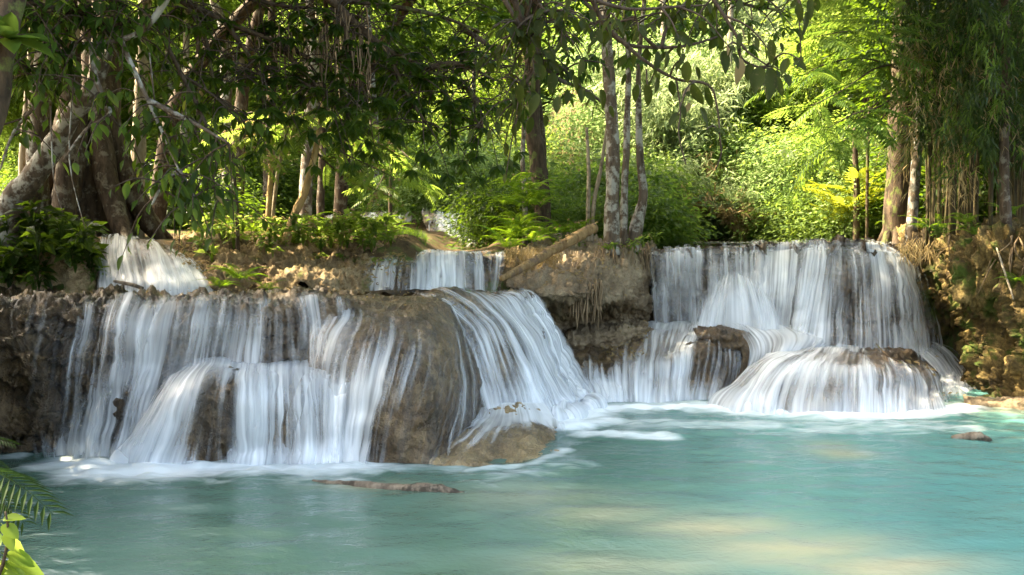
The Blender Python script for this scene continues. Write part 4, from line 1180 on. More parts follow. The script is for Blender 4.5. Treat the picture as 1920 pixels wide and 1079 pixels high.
# left forest, near to far
tree('tree', 'dark trunk with broad-leaved epiphytes cutting the upper left corner', [(-140, 900, 6.0), (-70, 420, 6.0), (-14, 210, 6.0), (8, 80, 6.0), (36, -60, 6.0)], [.10, .09, .08, .075, .07], 'bark_dark', None, seed=1, to=7.0)
t_gn = tree('tree', 'gnarled leaning tree blotched with white lichen at the left edge', [(5, 480, 11.9), (22, 390, 11.8), (62, 335, 11.7), (105, 268, 11.6), (140, 212, 11.5), (172, 170, 11.4), (205, 95, 11.3)], [.20, .18, .15, .13, .12, .10, .06], 'bark_lichen', None, seed=2)
tree('tree', 'short dark stem standing in shade below the gnarled lichen tree', [(66, 450, 12.2), (62, 400, 12.2), (68, 350, 12.1), (58, 300, 12.0)], [.10, .09, .085, .05], 'bark_dark', None, seed=3)
tree('tree', 'straight grey lichened trunk just behind the gnarled leaning tree', [(66, 430, 13.4), (70, 320, 13.4), (76, 200, 13.4), (84, 90, 13.4), (88, -20, 13.4)], [px2m(46, 13.4), px2m(40, 13.4), px2m(37, 13.4), px2m(33, 13.4), px2m(30, 13.4)], 'bark_lichen', 3, seed=4, to=9.5, crown_R=2.2, cscale=1.1, crown_n=7)
tree('tree', 'massive brown buttressed trunk, the thickest in the left forest', [(172, 430, 14.5), (175, 380, 14.5), (182, 300, 14.5), (190, 230, 14.5), (196, 150, 14.5), (200, 60, 14.5), (203, -30, 14.5)], [px2m(165, 14.5), px2m(140, 14.5), px2m(95, 14.5), px2m(66, 14.5), px2m(56, 14.5), px2m(52, 14.5), px2m(50, 14.5)], 'bark_brown', 3, seed=5, to=11, crown_R=3.2, cscale=1.35, crown_n=10, buttress=7, seg=22, rough=.16)
tree('tree', 'cream pale trunk beside the massive buttressed trunk', [(254, 410, 15.2), (257, 330, 15.2), (262, 220, 15.2), (268, 110, 15.2), (274, -20, 15.2)], [px2m(34, 15.2), px2m(28, 15.2), px2m(25, 15.2), px2m(23, 15.2), px2m(22, 15.2)], 'bark_pale', 0, seed=6, to=9.5, crown_R=2.3, crown_n=7)
tree('tree', 'thin slanting grey stem between lichened trunk and left edge', [(36, 420, 15), (44, 280, 15), (54, 160, 15), (60, 60, 15)], [px2m(16, 15), px2m(14, 15), px2m(12, 15), px2m(10, 15)], 'bark_pale', None, seed=7, to=8)
tree('tree', 'grey slender trunk in the forest behind the bright saplings', [(428, 400, 21), (426, 300, 21), (424, 200, 21), (420, 60, 21)], [px2m(24, 21), px2m(21, 21), px2m(20, 21), px2m(18, 21)], 'bark_lichen', 0, seed=8, to=9, crown_R=2.4, crown_n=7, cscale=1.2)
tree('tree', 'pinkish brown trunk showing between the two bright saplings', [(503, 395, 20), (504, 310, 20), (508, 220, 20), (512, 100, 20)], [px2m(22, 20), px2m(19, 20), px2m(18, 20), px2m(16, 20)], 'bark_brown', 2, seed=9, to=9, crown_R=2.4, crown_n=6, cscale=1.2)
tree('tree', 'pale grey trunk right behind the leaning bright sapling', [(570, 410, 19), (574, 330, 19), (579, 240, 19), (586, 100, 19)], [px2m(26, 19), px2m(22, 19), px2m(20, 19), px2m(18, 19)], 'bark_lichen', 1, seed=10, to=9, crown_R=2.4, crown_n=7, cscale=1.2)
tree('tree', 'dark reddish trunk near the far low tufa rim', [(600, 405, 21), (602, 350, 21), (606, 250, 21), (606, 120, 21)], [px2m(16, 21), px2m(14, 21), px2m(12, 21), px2m(11, 21)], 'bark_brown', 2, seed=11, to=9, crown_R=2.0, crown_n=5)
sap1 = tree('sapling', 'straight thin sapling glowing yellow on the left bank', [(500, 440, 13.6), (505, 370, 13.6), (508, 300, 13.6), (506, 200, 13.6), (508, 120, 13.6)], [px2m(12, 13.6), px2m(10, 13.6), px2m(9, 13.6), px2m(7, 13.6), px2m(4, 13.6)], 'bark_warm', None, seed=12, seg=8)
tree('sapling', 'slim forked sapling leaning right of the straight thin one', [(506, 400, 13.8), (520, 330, 13.8), (532, 270, 13.8), (545, 200, 13.8), (560, 150, 13.8)], [px2m(8, 13.8), px2m(7, 13.8), px2m(6, 13.8), px2m(5, 13.8), px2m(3, 13.8)], 'bark_pale', None, seed=13, seg=8)
sap2 = tree('sapling', 'curved golden sapling leaning out from the sunlit left bank', [(528, 448, 13.0), (552, 405, 13.05), (572, 360, 13.1), (588, 300, 13.15), (598, 250, 13.2), (606, 180, 13.2)], [px2m(19, 13), px2m(16, 13), px2m(14, 13), px2m(12, 13), px2m(10, 13), px2m(6, 13)], 'bark_warm', None, seed=14, seg=10)
tree('sapling', 'thin bare stake-like stem on the left bank front', [(446, 455, 12.6), (444, 400, 12.6), (440, 340, 12.6), (436, 290, 12.6)], [px2m(8, 12.6), px2m(7, 12.6), px2m(6, 12.6), px2m(4, 12.6)], 'bark_brown', None, seed=15, seg=8)
sap3 = tree('sapling', 'thin dark stem in the ferns left of the stream', [(732, 445, 15), (732, 380, 15), (733, 320, 15), (735, 270, 15)], [px2m(8, 15), px2m(7, 15), px2m(6, 15), px2m(4, 15)], 'bark_brown', None, seed=16, seg=8)
# middle
tree('tree', 'dark rugged trunk standing in ferns left of the log', [(1020, 450, 16.2), (1016, 400, 16.2), (1014, 350, 16.2), (1008, 290, 16.2), (1000, 240, 16.2), (1004, 120, 16.2)], [px2m(42, 16), px2m(34, 16), px2m(32, 16), px2m(30, 16), px2m(28, 16), px2m(20, 16)], 'bark_dark', 3, seed=17, to=9, crown_R=2.0, crown_n=6, rough=.22)
tree('tree', 'thin mottled stem just left of the dark rugged trunk', [(985, 430, 16), (984, 370, 16), (980, 310, 16), (982, 230, 16)], [px2m(11, 16), px2m(10, 16), px2m(9, 16), px2m(7, 16)], 'bark_lichen', None, seed=18, seg=8)
tree('sapling', 'pale upright stem of the twin thin stems above the log', [(1102, 440, 15.0), (1103, 380, 15), (1104, 320, 15), (1100, 240, 15)], [px2m(9, 15), px2m(8, 15), px2m(7, 15), px2m(5, 15)], 'bark_pale', None, seed=19, seg=8)
tree('sapling', 'pale bowed stem of the twin thin stems above the log', [(1108, 440, 15.0), (1114, 380, 15), (1126, 320, 15), (1138, 240, 15)], [px2m(9, 15), px2m(8, 15), px2m(7, 15), px2m(5, 15)], 'bark_pale', None, seed=20, seg=8)
tree('tree', 'tall lichen-spotted trunk standing on the overhanging bank', [(1146, 462, 14.5), (1147, 400, 14.5), (1149, 320, 14.5), (1148, 240, 14.5), (1142, 150, 14.5), (1134, 20, 14.5)], [px2m(33, 14.5), px2m(27, 14.5), px2m(26, 14.5), px2m(24, 14.5), px2m(22, 14.5), px2m(20, 14.5)], 'bark_lichen', 0, seed=21, to=8.5, crown_R=2.3, crown_n=7, cscale=1.05)
tree('tree', 'slimmer lichened trunk just right of the tall lichen-spotted one', [(1170, 458, 14.9), (1170, 380, 14.9), (1174, 300, 14.9), (1176, 220, 14.9), (1178, 100, 14.9)], [px2m(17, 15), px2m(14, 15), px2m(13, 15), px2m(12, 15), px2m(10, 15)], 'bark_lichen', 2, seed=22, to=8, crown_R=1.8, crown_n=5, seg=10)
tree('tree', 'crooked trunk with a leaning foot at the lip of the tall fall', [(1184, 458, 15.0), (1196, 415, 15.0), (1206, 370, 15.0), (1201, 310, 15.0), (1198, 240, 15.0), (1198, 120, 15.0)], [px2m(27, 15), px2m(25, 15), px2m(17, 15), px2m(14, 15), px2m(12, 15), px2m(9, 15)], 'bark_lichen', 1, seed=23, to=8, crown_R=1.8, crown_n=5, seg=12)
# right bank
tree('tree', 'thick dark tree with spread roots at the right end of the tall fall', [(1682, 462, 16.4), (1682, 420, 16.4), (1684, 340, 16.4), (1688, 240, 16.4), (1692, 120, 16.4), (1700, -20, 16.4)], [px2m(66, 16), px2m(50, 16), px2m(44, 16), px2m(42, 16), px2m(40, 16), px2m(38, 16)], 'bark_dark', 3, seed=24, to=9.5, crown_R=2.8, crown_n=9, cscale=1.25, buttress=7, seg=18)
tree('tree', 'lichened slim trunk just right of the thick rooted tree', [(1706, 452, 15.4), (1712, 380, 15.4), (1718, 310, 15.4), (1724, 230, 15.4), (1726, 120, 15.4)], [px2m(21, 15.4), px2m(19, 15.4), px2m(18, 15.4), px2m(17, 15.4), px2m(15, 15.4)], 'bark_lichen', None, seed=25, seg=10, to=8)
tree('tree', 'short pale trunk at the edge of the mossy cliff top', [(1888, 452, 13.0), (1885, 400, 13.0), (1882, 330, 13.0), (1884, 230, 13.0), (1886, 100, 13)], [px2m(22, 13), px2m(20, 13), px2m(18, 13), px2m(16, 13), px2m(14, 13)], 'bark_brown', 3, seed=26, seg=10, to=7.5, crown_R=1.8, crown_n=6)
tree('sapling', 'dark broken stem among yellow palms above the tall fall', [(1606, 430, 18), (1606, 360, 18), (1604, 300, 18), (1602, 240, 18)], [px2m(13, 18), px2m(12, 18), px2m(11, 18), px2m(8, 18)], 'bark_dark', None, seed=27, seg=8)
tree('sapling', 'thin dark stem right of the broken one above the tall fall', [(1626, 440, 17.5), (1626, 370, 17.5), (1627, 290, 17.5), (1630, 200, 17.5)], [px2m(7, 17), px2m(6, 17), px2m(6, 17), px2m(5, 17)], 'bark_dark', None, seed=28, seg=8)

def zone(x, y, words):
    px = x / y * FPX + CX
    for lim, w in words:
        if px < lim:
            return w
    return words[-1][1]
HILLX = [(1240, 'right behind the crooked trunk'), (1330, 'above the tall fall, left end'), (1420, 'above the tall fall, left half'), (1510, 'above the middle of the tall fall'), (1600, 'above the tall fall, right half'), (9999, 'behind the thick rooted tree')]
FARX = [(860, 'left of the far step'), (960, 'straight above the far step'), (1060, 'behind the dark rugged trunk'), (1150, 'behind the twin thin stems')] + HILLX
LEFTX = [(60, 'at the left edge'), (180, 'behind the massive buttressed trunk'), (300, 'behind the cream pale trunk'), (420, 'left of the grey slender trunk'), (520, 'behind the straight thin sapling'), (620, 'behind the curved golden sapling'), (740, 'above the far low rim'), (9999, 'left of the far step')]
def depth_word(y, a, b):
    return 'low' if y < a else 'midway' if y < b else 'high'

# trees added on the left bank to shade the falls and the pool
r = np.random.default_rng(50)
for k, (x, y, h, R, n, cs) in enumerate([(-8.5, 10.5, 7.0, 2.6, 9, 1.25), (-10.5, 13.5, 8.5, 3.0, 10, 1.3), (-7.6, 8.0, 6.2, 2.2, 8, 1.1), (-8.0, 17.0, 9.5, 3.0, 10, 1.35), (-4.6, 18.5, 9.0, 2.6, 9, 1.25), (-1.4, 19.5, 9.0, 2.4, 8, 1.2), (-13, 17, 11, 3.2, 9, 1.5), (-2.6, 15.8, 8.2, 2.2, 7, 1.1)]):
    q = np.array([x, y, 0])
    a = (x * FPX / y + CX)
    zz = TZ(x, y)
    fx, fy = {6: (-13, 17), 5: (-4.2, 21.5), 7: (-6.7, 16.6), 4: (-6.2, 20)}.get(k, (x, y))
    zz = TZ(fx, fy)
    t = thing('tree', ['brown canopy tree left of the gnarled lichen tree, out at the left edge', 'brown canopy tree far out beyond the left edge', 'brown canopy tree on the near left shore', 'brown canopy tree behind the left edge, farther back', 'brown canopy tree leaning right behind the massive buttressed trunk', 'brown canopy tree leaning in behind the curved golden sapling', 'tall brown canopy tree deep behind the left edge', 'brown canopy tree leaning right close behind the cream pale trunk'][k], 'tree', (fx, fy, zz), 'canopy trees of the left forest')
    top = np.array([x + r.uniform(-.5, .5), y, h])
    parts = [tube([[fx, fy, zz - .2], [fx * .8 + x * .2, fy * .8 + y * .2, (zz + h) / 2], top], [.17, .14, .08], 10, .12, k, sub=6)]
    tips = [top + np.array([math.cos(b), math.sin(b), 0]) * R * r.uniform(.4, 1.15) + [0, 0, r.uniform(-.5, .9)] for b in np.linspace(0, 6.28, n, endpoint=False) + r.uniform(0, 1)]
    for q in tips:
        parts.append(tube([top - [0, 0, .8], (top + q) / 2 - [0, 0, .2], q], [.06, .04, .012], 5, .1, k, sub=3))
    V, F = join(parts)
    solid('trunk', V, F, M['bark_brown'], parent=t)
    for q in tips:
        s = cs * r.uniform(.8, 1.1)
        if sunny_block(q, 1.1 * s)[0]:
            continue
        add_part('crown', CROWN[int(r.integers(0, 4))][0], t, q - np.array(t.location), (r.uniform(-.3, .3), r.uniform(-.3, .3), r.uniform(0, 6.28)), (s, s, s * .8))

# wide-spreading trees, added to put the pool and falls in shade
def spreading(label, foot, fork, ends, radii, cs, seed, mats=(3, 0, 3, 1)):
    rs = np.random.default_rng(seed)
    foot, fork = np.array(foot, float), np.array(fork, float)
    foot[2] = TZ(foot[0], foot[1])
    t = thing('tree', label, 'tree', tuple(foot))
    parts = [tube([foot - [0, 0, .2], (foot + fork) / 2 + [.1, 0, 0], fork], radii, 12, .12, seed, sub=6)]
    for k, e in enumerate(ends):
        e = np.array(e, float)
        parts.append(tube([fork - [0, 0, .3], fork * .6 + e * .4 + [0, 0, .5], e], [radii[-1] * .8, radii[-1] * .5, .02], 7, .1, seed + k, sub=5))
    V, F = join(parts)
    solid('trunk', V, F, M['bark_brown'], parent=t)
    for k, e in enumerate(ends):
        e = np.array(e, float)
        for q in (e, fork * .33 + e * .67 + rs.normal(0, .5, 3) + [0, 0, .6]):
            s = cs * rs.uniform(.85, 1.15)
            add_part('crown', CROWN[mats[int(rs.integers(0, 4))]][0], t, q - foot, (rs.uniform(-.2, .2), rs.uniform(-.2, .2), rs.uniform(0, 6.28)), (s, s, s * .7))
spreading('great spreading tree rooted left of the pool whose limbs roof the near water', (-6.4, 8.6, 0), (-5.4, 8.6, 6.0), [(-3.2, 6.0, 7.6), (-1.2, 7.4, 8.0), (.8, 8.6, 8.2), (-2.4, 9.4, 8.2), (-4.4, 5.0, 7.4), (-.4, 5.6, 7.8), (-.4, 10.6, 8.6), (-4.2, 10.8, 8.0)], [.26, .2, .16], 1.15, 900)
spreading('tall tree behind the dark rugged trunk whose high limbs roof the tall fall', (.55, 17.6, 0), (.2, 16.2, 6.6), [(-2.6, 13.4, 8.6), (-.8, 13.2, 8.8), (1.0, 13.0, 8.8), (2.4, 14.2, 9.0), (-.2, 16.6, 9.2), (1.6, 16.4, 9.2), (-2.6, 16.6, 9.2), (.4, 11.6, 8.8)], [.17, .14, .11], 1.15, 920)
spreading('big-limbed tree rooted between gnarled lichen tree and massive trunk', (-6.7, 13.2, 0), (-6.4, 13.0, 6.4), [(-2.4, 13.2, 8.8), (-1.5, 13.8, 9.0), (-5.7, 11.3, 8.2), (-3.4, 12.5, 8.8), (-4.7, 11.8, 8.6), (-6.2, 12.4, 8.2), (-3.2, 13.6, 9.2), (-.7, 13.4, 9.2)], [.17, .14, .12], 1.05, 960)
spreading('big tree on the right bank whose limbs roof the low right dome', (8.6, 13.2, 0), (8.0, 13.0, 6.8), [(4.4, 10.4, 8.6), (3.0, 12.0, 8.8), (5.0, 13.0, 9.0), (6.4, 10.2, 8.6), (3.0, 9.6, 8.8)], [.24, .18, .14], 1.15, 940)

# far forest trunks and crowns behind the left saplings
for k in range(30):
    Y = r.uniform(23, 38)
    px = r.uniform(-60, 900) if k < 22 else r.uniform(1200, 1700)
    x = PX(px, Y)
    zz = TZ(x, Y)
    h = zz + r.uniform(6, 10)
    t = thing('tree', ('slender %s far forest tree %s' % (['lichened', 'brown', 'pale'][k % 3], zone(x, Y, LEFTX))) if k < 22 else ('slender %s tree on the bright hillside %s' % (['lichened', 'brown', 'pale'][k % 3], zone(x, Y, HILLX))), 'tree', (x, Y, zz), 'slender far forest trees' if k < 22 else 'slender hillside trees')
    w = r.uniform(.06, .16)
    ln = r.uniform(-.6, .6)
    V, F = tube([[x, Y, zz - .2], [x + ln * .4, Y, zz + (h - zz) * .5], [x + ln, Y, h]], [w, w * .85, w * .5], 8, .1, k, sub=5)
    solid('trunk', V, F, M[['bark_lichen', 'bark_brown', 'bark_pale'][k % 3]], parent=t)
    for q in range(5):
        s = r.uniform(.7, 1.25)
        c = np.array([ln + r.normal(0, 1.2), r.normal(0, 1.0), h - zz + r.uniform(-3.2, .8)])
        add_part('crown', CROWN[[0, 1, 2, 2][int(r.integers(0, 4))]][0], t, c, (r.uniform(-.3, .3), r.uniform(-.3, .3), r.uniform(0, 6.28)), (s, s, s * .85))

# ---- far bushes
def bush(me, label, cat, group, x, y, s, sz=None, name='bush', dz=0.0, lift=.45):
    o = link(name, me, None, (x, y, TZ(x, y) + lift * s + dz))
    o.rotation_euler = (r.uniform(-.15, .15), r.uniform(-.15, .15), r.uniform(0, 6.28))
    o.scale = (s, s, sz or s * r.uniform(.8, 1.15))
    return tag(o, label, cat, group)

def spread(n, x0, x1, y0, y1, mind, fn):
    pts = []
    tries = 0
    while len(pts) < n and tries < n * 40:
        tries += 1
        y = r.uniform(y0, y1)
        x = PX(r.uniform(x0, x1), y)
        if all((x - a) ** 2 + (y - b) ** 2 > (mind * (.6 + y / 50)) ** 2 for a, b in pts):
            pts.append((x, y))
            fn(x, y)

spread(70, 1195, 1700, 20.5, 44, 1.0, lambda x, y: bush(BAMB[int(r.integers(0, 3))], 'feathery bamboo bush %s on the hillside %s' % (depth_word(y, 26, 34), zone(x, y, HILLX)), 'bush', 'feathery bamboo bushes on the far hillside', x, y, r.uniform(.8, 1.5) * (.7 + y / 70), name='bamboo_bush', lift=0))
spread(60, 780, 1750, 22, 50, 1.3, lambda x, y: bush(BUSH[int(r.choice([0, 1, 2, 2, 3]))][0], 'leafy bush %s on the slope %s' % (depth_word(y, 28, 38), zone(x, y, FARX)), 'bush', 'leafy bushes on the far slope', x, y, r.uniform(1.0, 1.7) * (.7 + y / 70)))
spread(60, -150, 960, 24, 48, 1.3, lambda x, y: bush(BUSH[int(r.choice([0, 1, 3, 4, 2]))][0], 'undergrowth bush %s in the far forest %s' % ('near the ground' if y < 30 else 'farther back' if y < 38 else 'farthest back', zone(x, y, LEFTX)), 'bush', 'undergrowth bushes of the left forest', x, y, r.uniform(1.0, 1.8) * (.7 + y / 70)))
spread(16, -120, 420, 16.5, 23, 1.0, lambda x, y: bush(BUSH[int(r.choice([0, 3, 4, 4]))][0], 'dark leafy shrub among the left trunks %s' % zone(x, y, LEFTX), 'shrub', 'dark shrubs between left forest trunks', x, y, r.uniform(.6, 1.1), name='shrub'))
spread(14, 900, 1210, 16.8, 20.5, .7, lambda x, y: bush(BUSH[int(r.choice([0, 3, 4]))][0], 'shady shrub behind the middle trunks, %s' % zone(x, y, [(985, 'left of the dark rugged trunk'), (1060, 'right of the dark rugged trunk'), (1130, 'behind the twin thin stems'), (9999, 'behind the tall lichen-spotted trunk')]), 'shrub', 'shady shrubs behind the middle trunks', x, y, r.uniform(.6, 1.0), name='shrub'))
spread(12, 1040, 1240, 19.0, 23, .8, lambda x, y: bush(BUSH[int(r.choice([0, 2, 1, 3]))][0], 'leafy bush closing the gap %s' % zone(x, y, [(1080, 'right of the dark rugged trunk'), (1140, 'behind the twin thin stems'), (1190, 'behind the slimmer lichened trunk'), (9999, 'behind the crooked trunk')]), 'bush', 'leafy bushes behind the middle trunks', x, y, r.uniform(.7, 1.3), sz=1.3))
spread(16, 1010, 1170, 24, 44, 1.0, lambda x, y: bush(BUSH[int(r.choice([0, 2, 1, 2]))][0], 'leafy bush %s up the valley gap %s' % ('low' if y < 28 else 'midway' if y < 33 else 'high' if y < 39 else 'highest', zone(x, y, [(1050, 'right of the dark rugged trunk'), (1110, 'between dark trunk and twin stems'), (9999, 'behind the twin thin stems')])), 'bush', 'leafy bushes in the valley gap', x, y, r.uniform(1.1, 1.7), sz=1.6))
# bright vine-covered bush right of the hillside, by the thick rooted tree
for k, (px, Y, s, z) in enumerate([(1480, 20.5, 1.2, .0), (1540, 19.5, 1.2, .1), (1590, 19, 1.2, .0), (1500, 21, 1.3, 1.2), (1560, 20.5, 1.2, 1.5), (1430, 21, 1.0, 0.0), (1620, 19.5, .9, .6)]):
    bush(BUSH[[2, 1, 2, 2, 1, 0, 2][k]][0], ['bright creeper thicket low above the middle of the tall fall', 'bright creeper thicket low above the right half of the tall fall', 'bright creeper thicket at the foot of the broken stem', 'bright creeper thicket raised left above the river edge', 'topmost bright creeper thicket before the feathery boughs', 'leftmost darker creeper thicket at the river edge', 'bright creeper thicket touching the thick rooted tree'][k], 'thicket', 'bright creeper thickets by the rooted tree', PX(px, Y), Y, s, dz=z, name='creeper_thicket')
for k, (px, Y, s) in enumerate([(1270, 20.5, 1.0), (1390, 20.5, .9), (1320, 22, 1.0)]):
    bush(DRYB, ['straw-brown dry bamboo tuft leftmost on the far bank', 'straw-brown dry bamboo tuft rightmost on the far bank', 'straw-brown dry bamboo tuft farther up the far bank'][k], 'bush', 'dry bamboo tufts on the far bank', PX(px, Y), Y, s, name='dry_bamboo', lift=0)

# ---- right bank: bamboo thicket
def culms(name, label, n, px0, px1, Y0, Y1, H, seed):
    rr = np.random.default_rng(seed)
    c0 = np.array([PX((px0 + px1) / 2, (Y0 + Y1) / 2), (Y0 + Y1) / 2, 0])
    c0[2] = max(TZ(c0[0], c0[1]), 2.25)
    t = thing(name, label, 'bamboo', tuple(c0))
    for k in range(n):
        Y = rr.uniform(Y0, Y1)
        x = PX(rr.uniform(px0, px1), Y)
        z = max(TZ(x, Y), 2.25) - .1
        h = H * rr.uniform(.7, 1.1)
        ln = rr.normal(0, .5, 2)
        w = rr.uniform(.014, .034)
        V, F = tube([[x, Y, z], [x + ln[0] * .15, Y + ln[1] * .1, z + h * .4], [x + ln[0] * .6, Y + ln[1] * .4, z + h * .8], [x + ln[0] * 1.6, Y + ln[1], z + h]], [w, w * .9, w * .7, w * .3], 6, 0.03, seed + k, sub=4)
        solid('culm', V, F, M['culm'], parent=t)
    return t, c0
bt1, bc1 = culms('bamboo_clump', 'dense dark bamboo clump of brown canes on the right bank', 36, 1735, 1850, 14.6, 17.0, 6.0, 300)
bt2, bc2 = culms('bamboo_clump', 'shadowed bamboo clump reaching out of the right edge', 26, 1850, 1960, 13.6, 16.0, 6.0, 340)
def sprays(parent, n, px0, px1, py0, py1, Y0, Y1, mat, blades, size, seed, name='foliage', long=.7, width=.06):
    rr = np.random.default_rng(seed)
    pos, dirs = [], []
    for k in range(n):
        Y = rr.uniform(Y0, Y1)
        p0 = P(rr.uniform(px0, px1), rr.uniform(py0, py1), Y)
        d = unit([rr.normal(0, .5), rr.normal(0, .5), -.6])
        tt = rr.uniform(0, 1, blades)
        p = p0 + d[None] * tt[:, None] * long + np.array([0, 0, -.35])[None] * (tt ** 2)[:, None] * long + rr.normal(size=(blades, 3)) * .03
        pos.append(p)
        dd = rr.normal(size=(blades, 3)) * .55 + d
        dd[:, 2] -= .3
        dirs.append(dd)
    pos, dirs = np.concatenate(pos), np.concatenate(dirs)
    V, F = scatter(t_blade(width), pos, dirs, np.array([0, 0, 1.0]) + rr.normal(size=pos.shape) * .5, size * rr.uniform(.6, 1.2, len(pos)))
    solid(name, V, F, M[mat], parent=parent, kind='stuff', smooth=False)
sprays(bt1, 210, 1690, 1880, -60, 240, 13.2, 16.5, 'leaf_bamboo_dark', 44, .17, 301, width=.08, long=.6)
sprays(bt1, 60, 1690, 1880, -60, 260, 13.0, 15.5, 'leaf_mid', 30, .17, 303, width=.08, long=.5)
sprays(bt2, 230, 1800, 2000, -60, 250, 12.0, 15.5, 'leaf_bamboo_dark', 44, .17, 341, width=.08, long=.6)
sprays(bt2, 50, 1800, 2000, -60, 280, 11.8, 14.5, 'leaf_mid', 30, .17, 344, width=.08, long=.5)
sprays(bt1, 55, 1690, 1790, 40, 260, 13.0, 14.6, 'leaf_dry', 20, .22, 302, name='dry_leaves', long=.9, width=.035)
sprays(bt2, 26, 1790, 1900, 20, 330, 12.6, 14.2, 'leaf_dry', 18, .22, 343, name='dry_leaves', long=.8, width=.035)
for k, (px, Y, s, z) in enumerate([(1760, 18.2, 1.3, 0), (1850, 17.5, 1.3, 0), (1930, 16.8, 1.3, 0), (1800, 18.5, 1.5, 1.8), (1890, 17.6, 1.5, 1.8), (1960, 16.6, 1.5, 1.8), (1740, 18.8, 1.4, 3.2), (1840, 18, 1.6, 3.6), (1930, 17, 1.6, 3.6), (1800, 18, 1.4, 5)]):
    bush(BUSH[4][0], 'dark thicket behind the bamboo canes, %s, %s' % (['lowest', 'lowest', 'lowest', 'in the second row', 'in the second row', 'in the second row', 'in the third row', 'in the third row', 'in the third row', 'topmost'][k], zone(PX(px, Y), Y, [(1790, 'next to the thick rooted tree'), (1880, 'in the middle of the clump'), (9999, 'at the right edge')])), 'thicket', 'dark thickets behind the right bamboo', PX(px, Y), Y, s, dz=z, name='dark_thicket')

# ---- pinnate fronds (shared meshes)
FROND = [mesh('frond', *t_pinnate(13, .035, .26, .22), M['leaf_bright'], smooth=False), mesh('frond', *t_pinnate(11, .04, .27, .10), M['leaf_bright'], smooth=False),
         mesh('frond', *t_pinnate(13, .035, .26, .22), M['leaf_mid'], smooth=False), mesh('frond', *t_pinnate(11, .035, .28, .10), M['leaf_mid'], smooth=False)]
FERN = [mesh('frond', *t_pinnate(20, .020, .30, .42, taper=1, ang=78, hang=.12, start=.1), M['fern'], smooth=False), mesh('frond', *t_pinnate(18, .022, .34, .55, taper=1, ang=75, hang=.2, start=.1), M['fern'], smooth=False)]

def orient(o, base, d, up, s, parent=None, w=1.0):
    d = Vector(d).normalized()
    x = d.cross(Vector(up))
    if x.length < 1e-4:
        x = d.cross(Vector((0.3, 0.9, 0.1)))
    x.normalize()
    z = x.cross(d)
    m = Matrix(((x.x * s * w, d.x * s, z.x * s, base[0]), (x.y * s * w, d.y * s, z.y * s, base[1]), (x.z * s * w, d.z * s, z.z * s, base[2]), (0, 0, 0, 1)))
    if parent is not None:
        m.translation = Vector(base) - parent.location
    o.matrix_basis = m

def part_leaf(name, me, parent, base, d, up, s, w=1.0):
    o = bpy.data.objects.new(name, me)
    COL.objects.link(o)
    o.parent = parent
    orient(o, base, d, up, s, parent, w)
    return o

def feather_bough(name, label, stems, fronds, size, mes, seed, droop=.35, cat='branch', group=None, rad=.018, up_tilt=.5, on=None):
    """stems: list of photo-point paths; fronds: how many along each stem"""
    rr = np.random.default_rng(seed)
    S = [path3(s) for s in stems]
    t = on or thing(name, label, cat, tuple(S[0][0]), group)
    V, F = join([tube(s, np.linspace(rad, rad * .25, len(s)), 6, .08, seed + i, sub=4) for i, s in enumerate(S)])
    solid('limb', V, F, M['twig'], parent=t)
    for s in S:
        Mb = cr_basis(len(s), fronds + 1)
        q = Mb @ s
        dirv = unit(np.gradient(q, axis=0))
        for k in range(1, fronds + 1):
            side = unit(np.cross(dirv[k], [0, 0, 1.0])) * (1 if k % 2 else -1)
            d = dirv[k] * rr.uniform(.2, .8) + side * rr.uniform(.5, 1.1) + np.array([0, 0, rr.uniform(-droop, droop * .4)])
            part_leaf('frond', mes[int(rr.integers(0, len(mes)))], t, q[k], d, np.array([0, 0, 1.0]) + rr.normal(0, up_tilt * .5, 3), size * rr.uniform(.7, 1.2))
    return t

# bright sapling foliage on the left bank
feather_bough('feathery_crown', 'layered feathery leaves glowing at the top of the straight thin sapling', [[(506, 230, 13.6), (470, 238, 13.3), (430, 262, 13.0)], [(506, 225, 13.6), (545, 235, 13.4), (575, 262, 13.2)], [(507, 240, 13.6), (500, 262, 13.0), (480, 290, 12.6)], [(508, 215, 13.6), (540, 215, 14.2), (570, 225, 14.8)], [(506, 215, 13.6), (480, 210, 14.2), (450, 216, 14.8)]], 8, .62, FROND[:2], 400, on=sap1)
feather_bough('feathery_crown', 'feathery leaf layers spreading right of the curved golden sapling', [[(598, 250, 13.2), (640, 285, 13.2), (690, 310, 13.0), (740, 335, 12.8)], [(600, 240, 13.2), (650, 255, 13.6), (710, 275, 13.8), (760, 300, 14)], [(592, 285, 13.2), (630, 320, 13.4), (680, 345, 13.4), (720, 365, 13.2)], [(604, 200, 13.2), (640, 215, 13.4), (690, 235, 13.6)], [(604, 205, 13.2), (575, 215, 13.0), (545, 235, 12.8)]], 10, .66, FROND[:2] + FROND[2:3], 410, on=sap2)
feather_bough('feathery_crown', 'green feathery bough hanging over the stream left of the far step', [[(735, 270, 15), (760, 290, 14.8), (790, 320, 14.4)], [(735, 280, 15), (765, 315, 15.2), (800, 345, 15.2)], [(733, 300, 15), (720, 330, 14.6), (700, 365, 14.2)]], 8, .55, FROND, 420, on=sap3)
